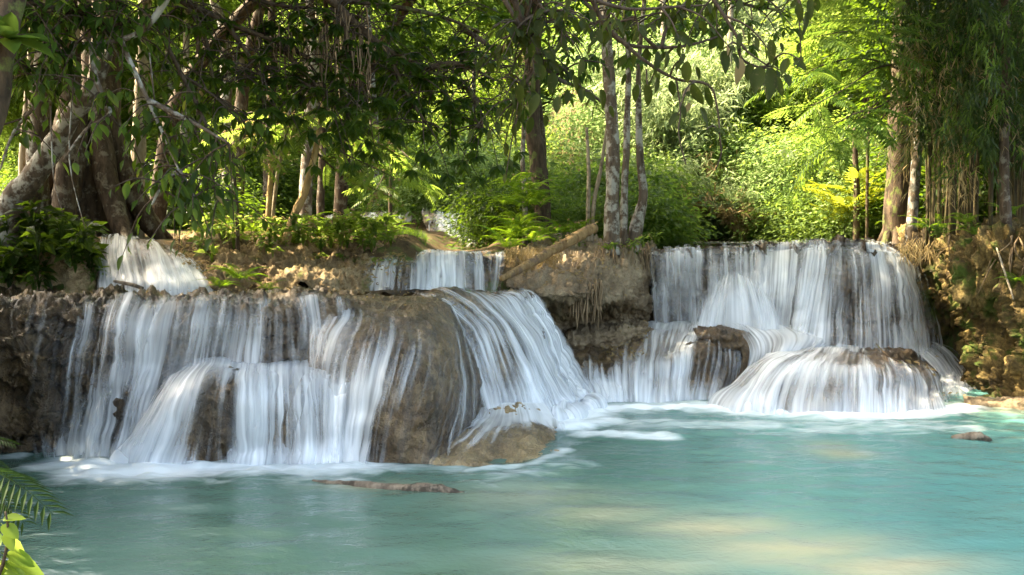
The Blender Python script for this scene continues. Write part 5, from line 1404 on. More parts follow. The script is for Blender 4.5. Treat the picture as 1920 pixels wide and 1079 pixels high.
# feathery tree on the right
feather_bough('feathery_bough', 'bright feathery bough reaching left from the thick rooted tree', [[(1690, 120, 14.5), (1640, 130, 13.6), (1580, 170, 12.9), (1520, 200, 12.4)], [(1690, 90, 14.5), (1640, 70, 13.6), (1590, 60, 12.8), (1530, 70, 12.2)], [(1690, 150, 14.5), (1650, 190, 13.8), (1600, 230, 13.2), (1560, 270, 12.8)], [(1690, 60, 14.5), (1650, 20, 13.6), (1600, -10, 13.0)], [(1685, 130, 14.6), (1620, 110, 14.2), (1550, 120, 13.8), (1510, 140, 13.4)]], 13, .78, FROND[2:] + FROND[:1], 430, droop=.6)
feather_bough('feathery_bough', 'lower feathery bough drooping in front of the bright thicket', [[(1690, 170, 14.4), (1650, 200, 13.4), (1600, 215, 12.6), (1555, 240, 12.0)], [(1685, 190, 14.4), (1640, 235, 13.6), (1590, 260, 13.2), (1540, 290, 13)], [(1690, 110, 14.3), (1660, 100, 13.2), (1640, 40, 12.4)]], 11, .72, FROND[2:], 440, droop=.8)
# yellow palm tuft above the fall
def rosette(name, label, base, n, size, mes, seed, tilt=(.3, 1.1), cat='fern', group=None, me_scale=1.0):
    rr = np.random.default_rng(seed)
    t = thing(name, label, cat, tuple(base), group)
    for k in range(n):
        a = 2 * math.pi * (k + rr.uniform(-.3, .3)) / n
        e = rr.uniform(*tilt)
        d = np.array([math.cos(a), math.sin(a), e])
        part_leaf('frond', mes[int(rr.integers(0, len(mes)))], t, base, d, [0, 0, 1], size * rr.uniform(.75, 1.2))
    return t
YPALM = [mesh('frond', *t_pinnate(14, .02, .36, .35, ang=50, hang=.1, taper=.3), M['leaf_yellow'], smooth=False)]
for k, (px, py, Y, s) in enumerate([(1590, 400, 18.2, 1.0), (1612, 372, 18.4, 1.1), (1575, 425, 18.6, .8)]):
    rosette('palm_tuft', ['yellow palm tuft lowest on the bank above the tall fall', 'tallest yellow palm tuft by the dark broken stem', 'small yellow palm tuft at the river edge'][k], P(px, py, Y), 9, s, YPALM, 450 + k, (.4, 1.6), cat='palm')

# ---- ferns
BANKX = [(440, 'by the small left fall'), (520, 'at the straight thin sapling'), (580, 'at the curved golden sapling'), (650, 'right of the golden sapling'), (9999, 'toward the small centre fall')]
FN = 0
def fern(px, py, Y, s, label, group=None, n=8, seed=None, mes=None, tilt=(.25, 1.0), onground=True):
    global FN
    FN += 1
    p = P(px, py, Y)
    if onground:
        p[2] = max(p[2] - .02, TZ(p[0], p[1]) - .02) if p[2] < TZ(p[0], p[1]) + .35 else p[2]
    return rosette('fern', label, p, n, s, mes or FERN, 500 + FN, tilt, 'fern', group)
rr_ = np.random.default_rng(61)
ZW = ['nearest the golden sapling', 'left of the thin dark stem', 'right of the thin dark stem', 'close to the stream']
for k in range(20):
    q, Y, s = 590 + 150 * (k + rr_.random()) / 20, rr_.uniform(14.2, 16.5), rr_.uniform(.4, .7)
    fern(q, rr_.uniform(435, 470), Y, s, '%s green fern %s, %s row between bank and stream' % ('broad' if s > .55 else 'low', ZW[min(3, k // 5)], ['front', 'second', 'third', 'back'][min(3, int((Y - 14.2) / .58))]), 'ferns between bank and stream', n=7)
for k in range(22):
    q, h_, s = 948 + 66 * (k + rr_.random()) / 22, rr_.uniform(350, 470), rr_.uniform(.4, .7)
    fern(q, h_, rr_.uniform(14.6, 16.5), s, '%s dark fern %s the mass, %s' % ('broad' if s > .55 else 'narrow', 'at the top of' if h_ < 390 else 'in the middle of' if h_ < 430 else 'at the foot of', ['beside the stream', 'left half', 'right half', 'against the dark rugged trunk'][min(3, k * 4 // 22)]), 'dark ferns left of the log', n=7, onground=False)
for k, (px, py, Y, s) in enumerate([(1060, 440, 14.9, .55), (1030, 445, 14.8, .5), (1085, 432, 15.0, .5), (1000, 455, 14.5, .5), (955, 468, 14.2, .45)]):
    fern(px, py, Y, s, ['sunlit fern behind the upper end of the log', 'sunlit fern over the straw earth by the log', 'yellowish fern under the twin thin stems', 'fern at the edge of the straw earth', 'fern beside the small centre fall'][k], n=9, onground=False)
for k in range(26):
    q, Y, s = 380 + 340 * (k + rr_.random()) / 26, rr_.uniform(12.8, 14.6), rr_.uniform(.28, .48)
    fern(q, rr_.uniform(420, 480), Y, s, '%s bright fern %s, bank %s' % ('broad' if s > .38 else 'small', zone(PX(q, 10), 10, BANKX), 'front' if Y < 13.4 else 'middle' if Y < 14 else 'back'), 'sunlit ferns on the left bank', n=7)
for k, (px, py, Y, s) in enumerate([(1745, 432, 14.6, .5), (1835, 445, 13.4, .4), (1810, 420, 14.4, .45), (1140, 470, 14.1, .3), (1905, 530, 12.3, .35), (1890, 405, 13.4, .4)]):
    fern(px, py, Y, s, ['pale fern at the foot of the lichened slim trunk', 'small fern on the cliff top lip', 'fern in the shade before the bamboo canes', 'little fern on the overhanging bank below the trunks', 'fern hanging from the cliff at the right edge', 'fern by the short pale trunk'][k], n=7, onground=False)
t = fern(450, 525, 11.4, .42, 'bushy fern clump growing on the terrace beside the small left fall', n=12, onground=False)
t = fern(412, 540, 11.3, .3, 'smaller fern tuft left of the bushy clump on the terrace', n=9, onground=False)
t = fern(500, 545, 11.35, .26, 'low fern tuft right of the bushy clump on the terrace', n=9, onground=False)

# ---- ground plants and litter
def herb_mesh(seed, mat, n=16, size=.12):
    rh = np.random.default_rng(seed)
    u = rh.uniform(.3, 1, n)
    pos = np.stack([0 * u, 0 * u, u * .14], 1)
    d = rdirs(n, rh, .0, .35)
    pos = pos + d * np.array([1, 1, .5]) * rh.uniform(.0, .09, n)[:, None]
    V, F = scatter(t_leaf4(.27, .2), pos, d, np.array([0, 0, 1.0]) + rh.normal(size=(n, 3)) * .3, size * rh.uniform(.6, 1.2, n))
    parts = [(V, F)] + [tube([[0, 0, -.06], [p[0] * .4, p[1] * .4, p[2] * .6], p], [.005, .004, .002], 3, cap=False) for p in pos]
    return mesh('leaves', *join(parts), M[mat], smooth=False)
HERB = [herb_mesh(170, 'leaf_bright'), herb_mesh(171, 'leaf_mid'), herb_mesh(172, 'leaf_bright', 12, .15), herb_mesh(173, 'leaf_dark', 18, .13)]
def herb(px, py, Y, s, me, label, group):
    p = P(px, py, Y)
    z = TZ(p[0], p[1])
    o = link('ground_plant', me, None, (p[0], p[1], max(p[2], z) + .05 if p[2] < z + .5 else p[2]))
    o.rotation_euler = (0, 0, rr_.uniform(0, 6.28))
    o.scale = (s, s, s)
    tag(o, label if isinstance(label, str) else label(px, p[1], s), 'plant', group)
for k in range(120):
    herb(rr_.uniform(370, 740), 428 + 85 * rr_.random() ** 1.5, rr_.uniform(12.2, 14.4), rr_.uniform(.6, 1.4), HERB[int(rr_.integers(0, 3))], lambda q, Y, s: '%s bright leafy plant %s, bank %s' % ('large' if s > 1.15 else 'small', zone(PX(q, 10), 10, BANKX), 'front' if Y < 13 else 'back'), 'leafy plants on the left bank')
for k in range(110):
    herb(rr_.uniform(-40, 185), rr_.uniform(420, 545), rr_.uniform(11.3, 13.2), rr_.uniform(.8, 1.8), HERB[[3, 3, 1][k % 3]], lambda q, Y, s: '%s dark leafy plant %s of the shaded bank %s' % ('large' if s > 1.45 else 'middling' if s > 1.1 else 'small', 'at the front' if Y < 11.9 else 'in the middle' if Y < 12.6 else 'at the back', 'at the left edge' if q < 40 else 'below the massive trunk' if q < 120 else 'beside the small fall'), 'leafy plants on the shaded left bank')
for k in range(24):
    herb(rr_.uniform(1030, 1230), rr_.uniform(440, 480), rr_.uniform(14.2, 15.6), rr_.uniform(.5, 1.0), HERB[int(rr_.integers(0, 2))], lambda q, Y, s: '%s plant %s on the overhanging bank' % ('tiny' if s < .75 else 'leafy', 'above the log' if q < 1090 else 'left of the tall lichen-spotted trunk' if q < 1145 else 'between the middle trunks' if q < 1195 else 'at the lip of the tall fall'), 'small plants around the middle trunks')
for k in range(16):
    herb(rr_.uniform(1740, 1920), rr_.uniform(415, 470), rr_.uniform(13.0, 15.2), rr_.uniform(.5, 1.1), HERB[1], lambda q, Y, s: '%s plant on the cliff top %s' % ('tiny' if s < .8 else 'leafy', 'by the lichened slim trunk' if q < 1790 else 'before the bamboo canes' if q < 1860 else 'at the right edge'), 'small plants on the cliff top')

def litter(name, n, px0, px1, py0, py1, Y0, Y1, mat, size, seed, lift=.03, label=None):
    rr = np.random.default_rng(seed)
    dg = bpy.context.evaluated_depsgraph_get()
    pos = []
    for k in range(n):
        Y = rr.uniform(Y0, Y1)
        p = P(rr.uniform(px0, px1), rr.uniform(py0, py1), Y)
        hit, loc, nrm, _, ob, _ = sc.ray_cast(dg, Vector((p[0], p[1], 6 if lift > 0 else p[2] + .5)), Vector((0, 0, -1)))
        if hit:
            pos.append(np.array(loc) + [0, 0, abs(lift) * rr.uniform(.1, 1)])
    pos = np.array(pos)
    V, F = scatter(t_leaf4(.25, .2), pos, rdirs(len(pos), rr, 0, .4), np.array([0, 0, 1.0]) + rr.normal(size=pos.shape) * .5, size * rr.uniform(.5, 1.2, len(pos)))
    solid(name, V, F, M[mat], label, kind='stuff', smooth=False)

# ---- log, roots, driftwood
lp = path3([(940, 536, 12.55), (985, 512, 12.95), (1040, 480, 13.5), (1090, 452, 14.0), (1113, 440, 14.25)]) + np.array([0, -.12, .10])
V, F = tube(lp, [.042, .06, .074, .085, .08], 16, .18, 5, sub=14)
solid('fallen_log', V, F, M['log'], 'bare golden log leaning up the overhanging bank toward the trunks', 'log')
rr = np.random.default_rng(77)
t = thing('root_fringe', 'ragged fringe of hanging roots at the hollow under the overhanging bank', 'roots', tuple(P(1100, 545, 13.0)))
for k in range(46):
    px = rr.choice([rr.normal(1092, 9), rr.normal(1122, 6), rr.uniform(960, 1180)], p=[.4, .3, .3])
    Y = 13.0 + rr.uniform(-.08, .25) + max(0, (px - 1120)) * .012
    y0 = 530 + rr.uniform(-5, 15)
    y1 = y0 + rr.uniform(20, 80) * (1 if 1070 < px < 1135 else .4)
    V, F = tube(path3([(px, y0, Y), (px + rr.normal(0, 2), (y0 + y1) / 2, Y), (px + rr.normal(0, 3), y1, Y)]), [.016, .012, .004], 5, .2, k, sub=3)
    solid('root', V, F, M['root'], parent=t)
t = thing('root_tangle', 'tangle of roots and trailing grass under the lichened trunks', 'roots', tuple(P(1165, 480, 14.2)))
for k in range(44):
    px = rr.uniform(1115, 1225)
    Y = 14.0 + max(0, px - 1130) * .014 + rr.uniform(-.1, .1)
    y0, L = rr.uniform(452, 480), rr.uniform(30, 90)
    V, F = tube(path3([(px, y0, Y + .15), (px + rr.normal(0, 6), y0 + L * .4, Y), (px + rr.normal(0, 10), y0 + L, Y + .08)]), [.012, .010, .003], 5, .2, k, sub=3)
    solid('root', V, F, M['root'], parent=t)
t = thing('root_curtain', 'dead roots and stems trailing down the mossy right cliff', 'roots', tuple(P(1800, 460, 14.0)))
for k in range(34):
    px = rr.uniform(1765, 1930)
    Y = np.interp(px, [1690, 1780, 1860, 1930], [15.4, 14.1, 13.0, 12.3]) - rr.uniform(.0, .12)
    y0, L = rr.uniform(440, 480), rr.uniform(20, 80)
    V, F = tube(path3([(px, y0, Y + .1), (px + rr.normal(0, 8), y0 + L * .4, Y - .05), (px + rr.normal(0, 22), y0 + L, Y + .02)]), [.013, .010, .003], 5, .2, k, sub=3)
    solid('root', V, F, M['root'], parent=t)
V, F = tube(path3([(1868, 462, 12.7), (1880, 500, 12.45), (1895, 545, 12.2), (1900, 562, 12.15)]), [.014, .015, .013, .01], 6, .1, 3, sub=4)
solid('dead_stick', V, F, M['bark_pale'], 'pale dead stick slanting down the shaded part of the right cliff', 'stick')
V, F = tube(path3([(1643, 646, 13.7), (1665, 668, 13.35), (1690, 680, 13.1), (1718, 692, 12.95)]), [.008, .012, .012, .006], 6, .15, 3, sub=4)
solid('dead_stick', V, F, M['bark_dark'], 'thin dark stick lying across the flaky slab on the right dome', 'stick')
V, F = tube(path3([(214, 528, 11.5), (240, 533, 11.4), (268, 541, 11.3)]), [.02, .025, .02], 8, .2, 3, sub=4)
solid('dead_stick', V, F, M['drift'], 'short stick wedged at the foot of the small left fall', 'stick')
a, b_ = PZ(585, 905), PZ(870, 925)
V, F = tube([a + [0, .05, -.03], a * .7 + b_ * .3 + [0, .03, -.01], a * .4 + b_ * .6 + [0, 0, -.01], a * .2 + b_ * .8 + [0, 0, .015], b_ + [0, 0, -.02]], [.035, .045, .05, .06, .03], 12, .25, 8, sub=8)
solid('sunken_log', V, F, M['drift'], 'waterlogged log barely breaking the surface before the left curtain', 'log')
a, b_ = PZ(1785, 822), PZ(1858, 826)
V, F = tube([a + [0, 0, -.01], a * .6 + b_ * .4 + [0, .02, .02], a * .25 + b_ * .75 + [0, 0, .025], b_ + [0, 0, -.01]], [.03, .05, .055, .03], 10, .3, 9, sub=6)
solid('driftwood', V, F, M['drift'], 'small driftwood chunk poking out of the turquoise water by the right bank', 'driftwood')
# ================================================================ near branches over the pool
BIG = [mesh('leaf', *t_big(.225, .14, seed=1), M['leaf_big']), mesh('leaf', *t_big(.20, .22, seed=2), M['leaf_big']), mesh('leaf', *t_big(.25, .08, seed=3), M['leaf_big'])]
DARK = [mesh('leaf', *t_big(.19, .16, n=5, seed=4), M['leaf_dark']), mesh('leaf', *t_big(.22, .25, n=5, seed=5), M['leaf_dark'])]
MIDL = [mesh('leaf', *t_big(.22, .18, n=5, seed=6), M['leaf_mid']), mesh('leaf', *t_big(.24, .25, n=5, seed=7), M['leaf_mid'])]
DRYL = mesh('leaf', *t_big(.2, .35, n=5, seed=8), M['leaf_dry'])
YELL = mesh('leaf', *t_big(.2, .2, n=5, seed=9), M['leaf_yellow'])

def bough(name, label, limbs, twigs, per, leaf, mes, seed, twig_len=.6, droop=.7, rad=.03, explicit=(), Yx=6.0, whorl=0, maxobj=260, bark='twig', tdroop=.3, group=None, hang=()):
    """limbs: photo-point paths; twigs grow from them, leaves from the twigs (alternate, or in whorls at the tips)"""
    rr = np.random.default_rng(seed)
    S = [path3(s) for s in limbs]
    t = thing(name, label, 'branch', tuple(S[0][0]), group)
    parts = []
    for i, s in enumerate(S):
        k = rad * (1.0 if i == 0 else .7)
        parts.append(tube(s, np.linspace(k, k * .35, len(s)), 8, .12, seed + i, sub=5))
    for h in hang:
        parts.append(tube(path3(h), np.linspace(.007, .004, len(h)), 5, .1, seed, sub=4))
    spots, tw = [], []
    for k in range(twigs):
        s = S[int(rr.integers(0, len(S)))]
        u = rr.uniform(.08, 1)
        q0 = (cr_basis(len(s), 101) @ s)[int(u * 100)]
        dd = unit([rr.normal(), rr.normal(), rr.normal(-tdroop, .5)])
        L = twig_len * rr.uniform(.4, 1.2)
        q1 = q0 + dd * L * .5 + [0, 0, .05 * L]
        q2 = q0 + dd * L + [0, 0, -.22 * L]
        tw.append(tube([q0, q1, q2], [.009, .006, .003], 5, .1, seed + k, sub=3))
        if whorl:
            for w in range(per):
                a = 2 * math.pi * (w + rr.uniform(-.3, .3)) / per
                spots.append((q2 - dd * rr.uniform(0, .06), unit(dd * .7 + np.array([math.cos(a), math.sin(a), rr.uniform(-droop, .15)])), leaf * rr.uniform(.65, 1.2)))
        else:
            for w in range(per):
                f = (w + .7) / per
                q = q0 * (1 - f) ** 2 + 2 * q1 * f * (1 - f) + q2 * f * f
                sd = unit(np.cross(dd, [0, 0, 1.0])) * (1 if w % 2 else -1)
                spots.append((q, unit(dd * .35 + sd * .55 + np.array([0, 0, -droop * rr.uniform(.4, 1.6)]) + rr.normal(size=3) * .15), leaf * rr.uniform(.45, 1.25)))
    V, F = join(parts)
    solid('limb', V, F, M[bark], parent=t)
    V, F = join(tw)
    solid('twigs', V, F, M['twig'], parent=t, kind='stuff')
    n = 0
    for (bx, by, tx, ty) in explicit:
        Y = Yx + rr.uniform(-.25, .25)
        p0, p1 = P(bx, by, Y), P(tx, ty, Y + rr.uniform(-.05, .05))
        d = p1 - p0
        part_leaf('leaf', mes[int(rr.integers(0, len(mes)))] if rr.random() > .05 else DRYL, t, p0, d, unit([rr.normal(0, .5), -1, .35]), np.linalg.norm(d) * 1.02, rr.uniform(.85, 1.15))
        n += 1
    rest = []
    order = rr.permutation(len(spots))
    for i in order:
        q, d, s = spots[i]
        up = unit(np.array([rr.normal(0, .3), rr.normal(-.3, .3), 1.0]))
        if n < maxobj:
            me = mes[int(rr.integers(0, len(mes)))] if rr.random() > .03 else (DRYL if rr.random() < .5 else YELL)
            part_leaf('leaf', me, t, q, d, up, s, rr.uniform(.85, 1.15))
            n += 1
        else:
            rest.append((q, d, up, s))
    if rest:
        q, d, up, s = (np.array(x) for x in zip(*rest))
        V, F = scatter(t_leaf4(.2, .15), q, d, up, s)
        solid('foliage', V, F, mes[0].materials[0], parent=t, kind='stuff', smooth=False)
    return t

zz = lambda L: [(940 + a * .323, b * .323, 940 + c * .323, d * .323) for a, b, c, d in L]
EXP = zz([(1150, 5, 1140, 90), (1085, -10, 1085, 65), (1390, -5, 1370, 75), (1290, 295, 1305, 425), (1390, 340, 1385, 495), (1440, 370, 1430, 470), (1500, 390, 1470, 540), (1560, 400, 1555, 585), (1590, 440, 1635, 555),
          (1560, 230, 1575, 375), (1345, 310, 1380, 400), (1275, 170, 1210, 290), (1010, 190, 1115, 265), (1080, 355, 1075, 485), (1130, 390, 1155, 470), (1105, 490, 1170, 615), (1190, 510, 1220, 635), (1095, 600, 1065, 665),
          (1155, 625, 1205, 750), (1060, 520, 1060, 575), (730, 320, 670, 400), (840, 280, 840, 365), (910, 300, 905, 405), (1000, 60, 995, 165), (790, 490, 770, 595), (840, 490, 865, 620), (905, 450, 900, 540), (580, 520, 595, 640),
          (630, 615, 650, 685), (470, 345, 460, 440), (470, 510, 465, 590), (300, 420, 290, 550), (215, 545, 165, 665), (105, 490, 110, 610), (185, 450, 185, 525), (175, 680, 155, 785), (255, 670, 265, 745), (385, 520, 380, 610),
          (330, 560, 320, 660), (250, 290, 310, 355), (180, 250, 175, 340), (655, 290, 655, 340), (560, 170, 580, 250), (490, 170, 470, 195), (1720, 20, 1745, 130), (1770, 70, 1755, 210), (1830, -10, 1835, 75), (1790, -10, 1800, 110),
          (1445, 195, 1500, 245), (1385, 195, 1380, 270), (1030, 10, 1030, 95), (740, -20, 735, 55), (395, -20, 385, 50), (375, 70, 370, 135), (285, 60, 300, 105), (600, -20, 605, 45), (1510, -20, 1515, 45), (960, 300, 965, 400),
          (780, 300, 760, 390), (1250, 20, 1240, 70), (930, 20, 905, 75), (680, 60, 665, 130), (520, 60, 545, 130), (240, 380, 235, 470), (420, 440, 440, 520), (720, 430, 700, 500), (985, 470, 1000, 560), (640, 180, 600, 250), (1620, 250, 1640, 300)])
bough('overhanging_branch', 'twiggy branch with big drooping oval leaves hanging over the middle of the pool',
      [[(1075, -60, 5.6), (1110, 0, 5.7), (1132, 45, 5.8), (1170, 82, 5.9), (1230, 90, 6.0), (1290, 86, 6.0), (1345, 70, 6.1)],
       [(1132, 45, 5.8), (1200, 108, 5.9), (1265, 148, 6.0), (1328, 160, 6.0), (1345, 205, 6.0), (1350, 262, 6.0)],
       [(1325, -20, 6.0), (1365, 42, 6.0), (1385, 75, 6.0), (1402, 98, 6.0), (1442, 126, 6.0)],
       [(1385, 75, 6.0), (1390, 110, 6.05), (1420, 126, 6.1), (1450, 130, 6.1)],
       [(1110, 0, 5.7), (1180, 18, 5.8), (1260, 14, 5.9), (1330, 10, 6.0)],
       [(1490, -40, 6.0), (1500, 10, 6.0), (1506, 40, 6.0)],
       [(1230, 90, 6.0), (1200, 60, 5.9), (1190, 20, 5.8)], [(1240, 90, 6.0), (1255, 40, 6.1), (1290, 0, 6.2)]],
      24, 6, .10, BIG, 600, twig_len=.34, explicit=EXP, Yx=5.95, rad=.020, maxobj=240,
      hang=[[(1268, 150, 6.0), (1276, 210, 6.0), (1272, 250, 6.0), (1286, 310, 6.0)], [(1350, 262, 6.0), (1352, 290, 6.0), (1342, 318, 6.0)], [(1212, 130, 5.9), (1215, 190, 5.9)]])
bough('overhanging_branch', 'dark bare-tipped limb ending against the tall lichen-spotted trunk',
      [[(950, -40, 6.4), (968, 10, 6.5), (988, 62, 6.6), (1012, 112, 6.8), (1048, 150, 7.0), (1092, 166, 7.2), (1130, 194, 7.4)],
       [(940, -10, 6.4), (975, 50, 6.5), (1000, 90, 6.6)], [(1000, -30, 6.4), (990, 20, 6.5), (984, 60, 6.6)], [(985, 40, 6.5), (1030, 20, 6.5), (1075, 26, 6.5)], [(1012, 112, 6.8), (985, 160, 6.8), (975, 210, 6.8)]],
      44, 6, .115, BIG, 620, twig_len=.5, rad=.028, maxobj=220)
# dark dense bough at top centre
bough('overhanging_branch', 'dense dark bough of whorled leaves hanging at top centre',
      [[(560, -60, 9.0), (640, 20, 9.2), (720, 90, 9.4), (800, 130, 9.6), (880, 170, 9.8)], [(640, 20, 9.2), (660, 110, 9.2), (690, 190, 9.2)], [(720, 90, 9.4), (760, 170, 9.4), (800, 235, 9.4)], [(800, 130, 9.6), (860, 120, 9.6), (925, 150, 9.6)],
       [(620, 0, 9.2), (720, 10, 9.4), (820, 30, 9.6), (900, 60, 9.8)], [(880, 170, 9.8), (900, 210, 9.8), (905, 250, 9.8)], [(860, 50, 9.8), (920, 90, 10), (940, 130, 10)]],
      210, 10, .155, DARK, 640, twig_len=.75, whorl=1, droop=.9, rad=.05, maxobj=280, bark='bark_dark')
bough('overhanging_branch', 'dark leafy bough filling the top edge left of centre',
      [[(250, -80, 8.5), (330, -10, 8.6), (420, 40, 8.8), (520, 80, 9.0), (600, 120, 9.2)], [(330, -10, 8.6), (380, 60, 8.6), (400, 150, 8.6), (420, 210, 8.6)], [(420, 40, 8.8), (470, 110, 8.8), (500, 170, 8.8)], [(520, 80, 9.0), (580, 150, 9.0), (620, 190, 9.0)], [(400, -20, 8.8), (520, 10, 9.0), (640, 20, 9.2)]],
      190, 9, .15, DARK, 660, twig_len=.75, whorl=1, droop=.8, rad=.04, maxobj=280, bark='bark_dark')
bough('overhanging_branch', 'long lichened bough forking down in front of the left forest',
      [[(330, -60, 7.4), (310, 2, 7.4), (270, 55, 7.4), (225, 76, 7.4), (165, 84, 7.4), (140, 80, 7.4)], [(226, 76, 7.4), (245, 120, 7.35), (278, 190, 7.3), (305, 250, 7.25), (336, 322, 7.2)], [(336, 322, 7.2), (305, 345, 7.15), (285, 385, 7.1)], [(336, 322, 7.2), (352, 350, 7.2), (372, 385, 7.2)],
       [(140, 80, 7.4), (120, 140, 7.5), (70, 195, 7.6), (25, 250, 7.7), (0, 320, 7.8)], [(172, 84, 7.4), (178, 140, 7.3), (195, 190, 7.25), (205, 215, 7.2), (160, 245, 7.2), (120, 300, 7.2)], [(280, 190, 7.3), (360, 230, 7.2), (430, 270, 7.1)]],
      72, 7, .12, DARK + MIDL, 680, twig_len=.55, droop=.9, rad=.036, maxobj=290, bark='bark_lichen',
      hang=[[(95, 200, 7.5), (100, 330, 7.5), (118, 400, 7.5)], [(280, 100, 7.4), (300, 260, 7.4), (330, 340, 7.4)], [(140, 140, 7.4), (130, 300, 7.4), (160, 430, 7.4)]])
bough('overhanging_branch', 'leafy green bough crowding the top left corner',
      [[(-60, -40, 7.0), (40, 0, 7.2), (140, 20, 7.4), (240, 10, 7.6)], [(-40, 60, 7.0), (20, 110, 7.2), (60, 150, 7.3)], [(40, 0, 7.2), (90, 60, 7.3), (120, 110, 7.3)], [(140, 20, 7.4), (190, 50, 7.5), (240, 40, 7.6)]],
      125, 8, .12, MIDL + DARK, 700, twig_len=.6, droop=.6, rad=.03, maxobj=280)
bough('overhanging_branch', 'drooping bough trailing low leaves before the sunlit left bank',
      [[(300, 60, 8.2), (340, 140, 8.1), (380, 220, 8.0), (410, 290, 7.9), (440, 340, 7.8)], [(380, 220, 8.0), (340, 290, 7.9), (310, 350, 7.8)], [(410, 290, 7.9), (400, 340, 7.9), (410, 380, 7.9)], [(340, 140, 8.1), (400, 180, 8.2), (450, 230, 8.2)]],
      30, 6, .135, DARK + MIDL[:1], 720, twig_len=.45, droop=1.0, rad=.022, maxobj=260)
bough('overhanging_branch', 'fine dark fringe of leaves along the top edge right of centre',
      [[(880, -60, 8.0), (980, -20, 8.0), (1090, 0, 8.1), (1210, -5, 8.2), (1330, -15, 8.3), (1450, -40, 8.4)], [(980, -20, 8.0), (1030, 30, 8.0), (1060, 70, 8.0)], [(1090, 0, 8.1), (1140, 40, 8.1), (1200, 50, 8.1)], [(1330, -15, 8.3), (1400, 10, 8.3), (1470, 20, 8.3)]],
      90, 8, .11, DARK, 740, twig_len=.5, whorl=1, droop=.7, rad=.03, maxobj=240, bark='bark_dark')
# mossy strands hanging under the top boughs
rr = np.random.default_rng(90)
t = thing('hanging_moss', 'ragged brown moss and vines dangling from the dark top boughs', 'vines', tuple(P(540, 60, 9.2)))
for k in range(110):
    px, Y = rr.choice([rr.uniform(420, 650), rr.uniform(600, 700)]), rr.uniform(8.8, 9.6)
    y0 = rr.uniform(10, 110)
    L = rr.uniform(30, 120)
    V, F = tube(path3([(px, y0, Y), (px + rr.normal(0, 4), y0 + L * .5, Y), (px + rr.normal(0, 7), y0 + L, Y)]), [.006, .006, .002], 4, .2, k, cap=False, sub=3)
    solid('vine', V, F, M['root'], parent=t)

# epiphyte on the corner trunk
t = thing('epiphyte', 'broad strap-leaved plant perched on the dark corner trunk', 'plant', tuple(P(20, 70, 5.9)))
for k in range(14):
    a = rr.uniform(0, 6.28)
    part_leaf('leaf', MIDL[k % 2], t, P(18, 75, 5.85), [math.cos(a), math.sin(a) * .5 - .3, rr.uniform(-.3, 1.2)], [0, -.3, 1], rr.uniform(.22, .34), 1.0)

# plants at the lower left, close to the camera
t = thing('fern', 'dark arching fern hanging in at the lower left, close by', 'fern', tuple(P(-60, 880, 3.4)))
BIGF = mesh('frond', *t_pinnate(15, .026, .30, .35, ang=70, hang=.35, taper=.4), m_leaf('fern_shade', (0.008, 0.02, 0.004), (0.014, 0.03, 0.006), (0.03, 0.07, 0.006), (0.05, 0.10, 0.008), 0.3), smooth=False)  # leaf colours darkened so these fronds look out of the sun
for (a, b_, s) in [((-70, 880, 3.4), (118, 950, 3.2), .40), ((-70, 900, 3.4), (60, 985, 3.3), .36), ((-60, 850, 3.5), (30, 905, 3.5), .3), ((-60, 830, 3.5), (36, 842, 3.5), .24), ((-80, 900, 3.3), (30, 960, 3.2), .3)]:
    p0, p1 = P(*a), P(*b_)
    part_leaf('frond', BIGF, t, p0, p1 - p0 + [0, 0, .06], [0, -.2, 1], np.linalg.norm(p1 - p0) * .86)
t = thing('leafy_sprig', 'sunlit pale green broad-leaved sprig in the lower left corner', 'plant', tuple(P(-20, 1120, 2.9)))
BR = [mesh('leaf', *t_big(.30, .16, seed=12), M['leaf_bright']), mesh('leaf', *t_big(.26, .25, seed=13), M['leaf_bright'])]
st = path3([(-30, 1150, 2.9), (5, 1060, 2.9), (15, 1000, 2.9), (10, 960, 2.9)])
V, F = tube(st, [.007, .006, .005, .003], 6, .1, 1, sub=4)
solid('stem', V, F, M['twig'], parent=t)
for (bx, by, tx, ty) in [(5, 975, 40, 968), (5, 985, 30, 1005), (-5, 990, -40, 1000), (8, 1015, 50, 1035), (0, 1020, -30, 1045), (10, 1040, 62, 1056), (5, 1050, 20, 1090), (10, 1055, 85, 1078), (-5, 1030, -30, 990), (10, 1000, 22, 1025), (0, 1060, -20, 1085), (12, 1070, 45, 1095)]:
    p0, p1 = P(bx, by, 2.9), P(tx, ty, 2.85 + .1 * rr.random())
    part_leaf('leaf', BR[int(rr.integers(0, 2))], t, p0, p1 - p0, [rr.normal(0, .3), -.5, 1], np.linalg.norm(p1 - p0) * 1.15)

# litter and grass (uncountable)
litter('leaf_litter', 2600, 330, 760, 440, 520, 12.0, 14.2, 'leaf_dry', .075, 801)
litter('leaf_litter', 900, 950, 1220, 445, 520, 13.0, 15.2, 'leaf_dry', .07, 802)
litter('leaf_litter', 900, 1700, 1930, 420, 460, 12.8, 15.5, 'leaf_dry', .08, 803)
litter('leaf_litter', 160, 150, 900, 546, 560, 10.2, 11.2, 'leaf_dry', .05, 804, lift=.02)

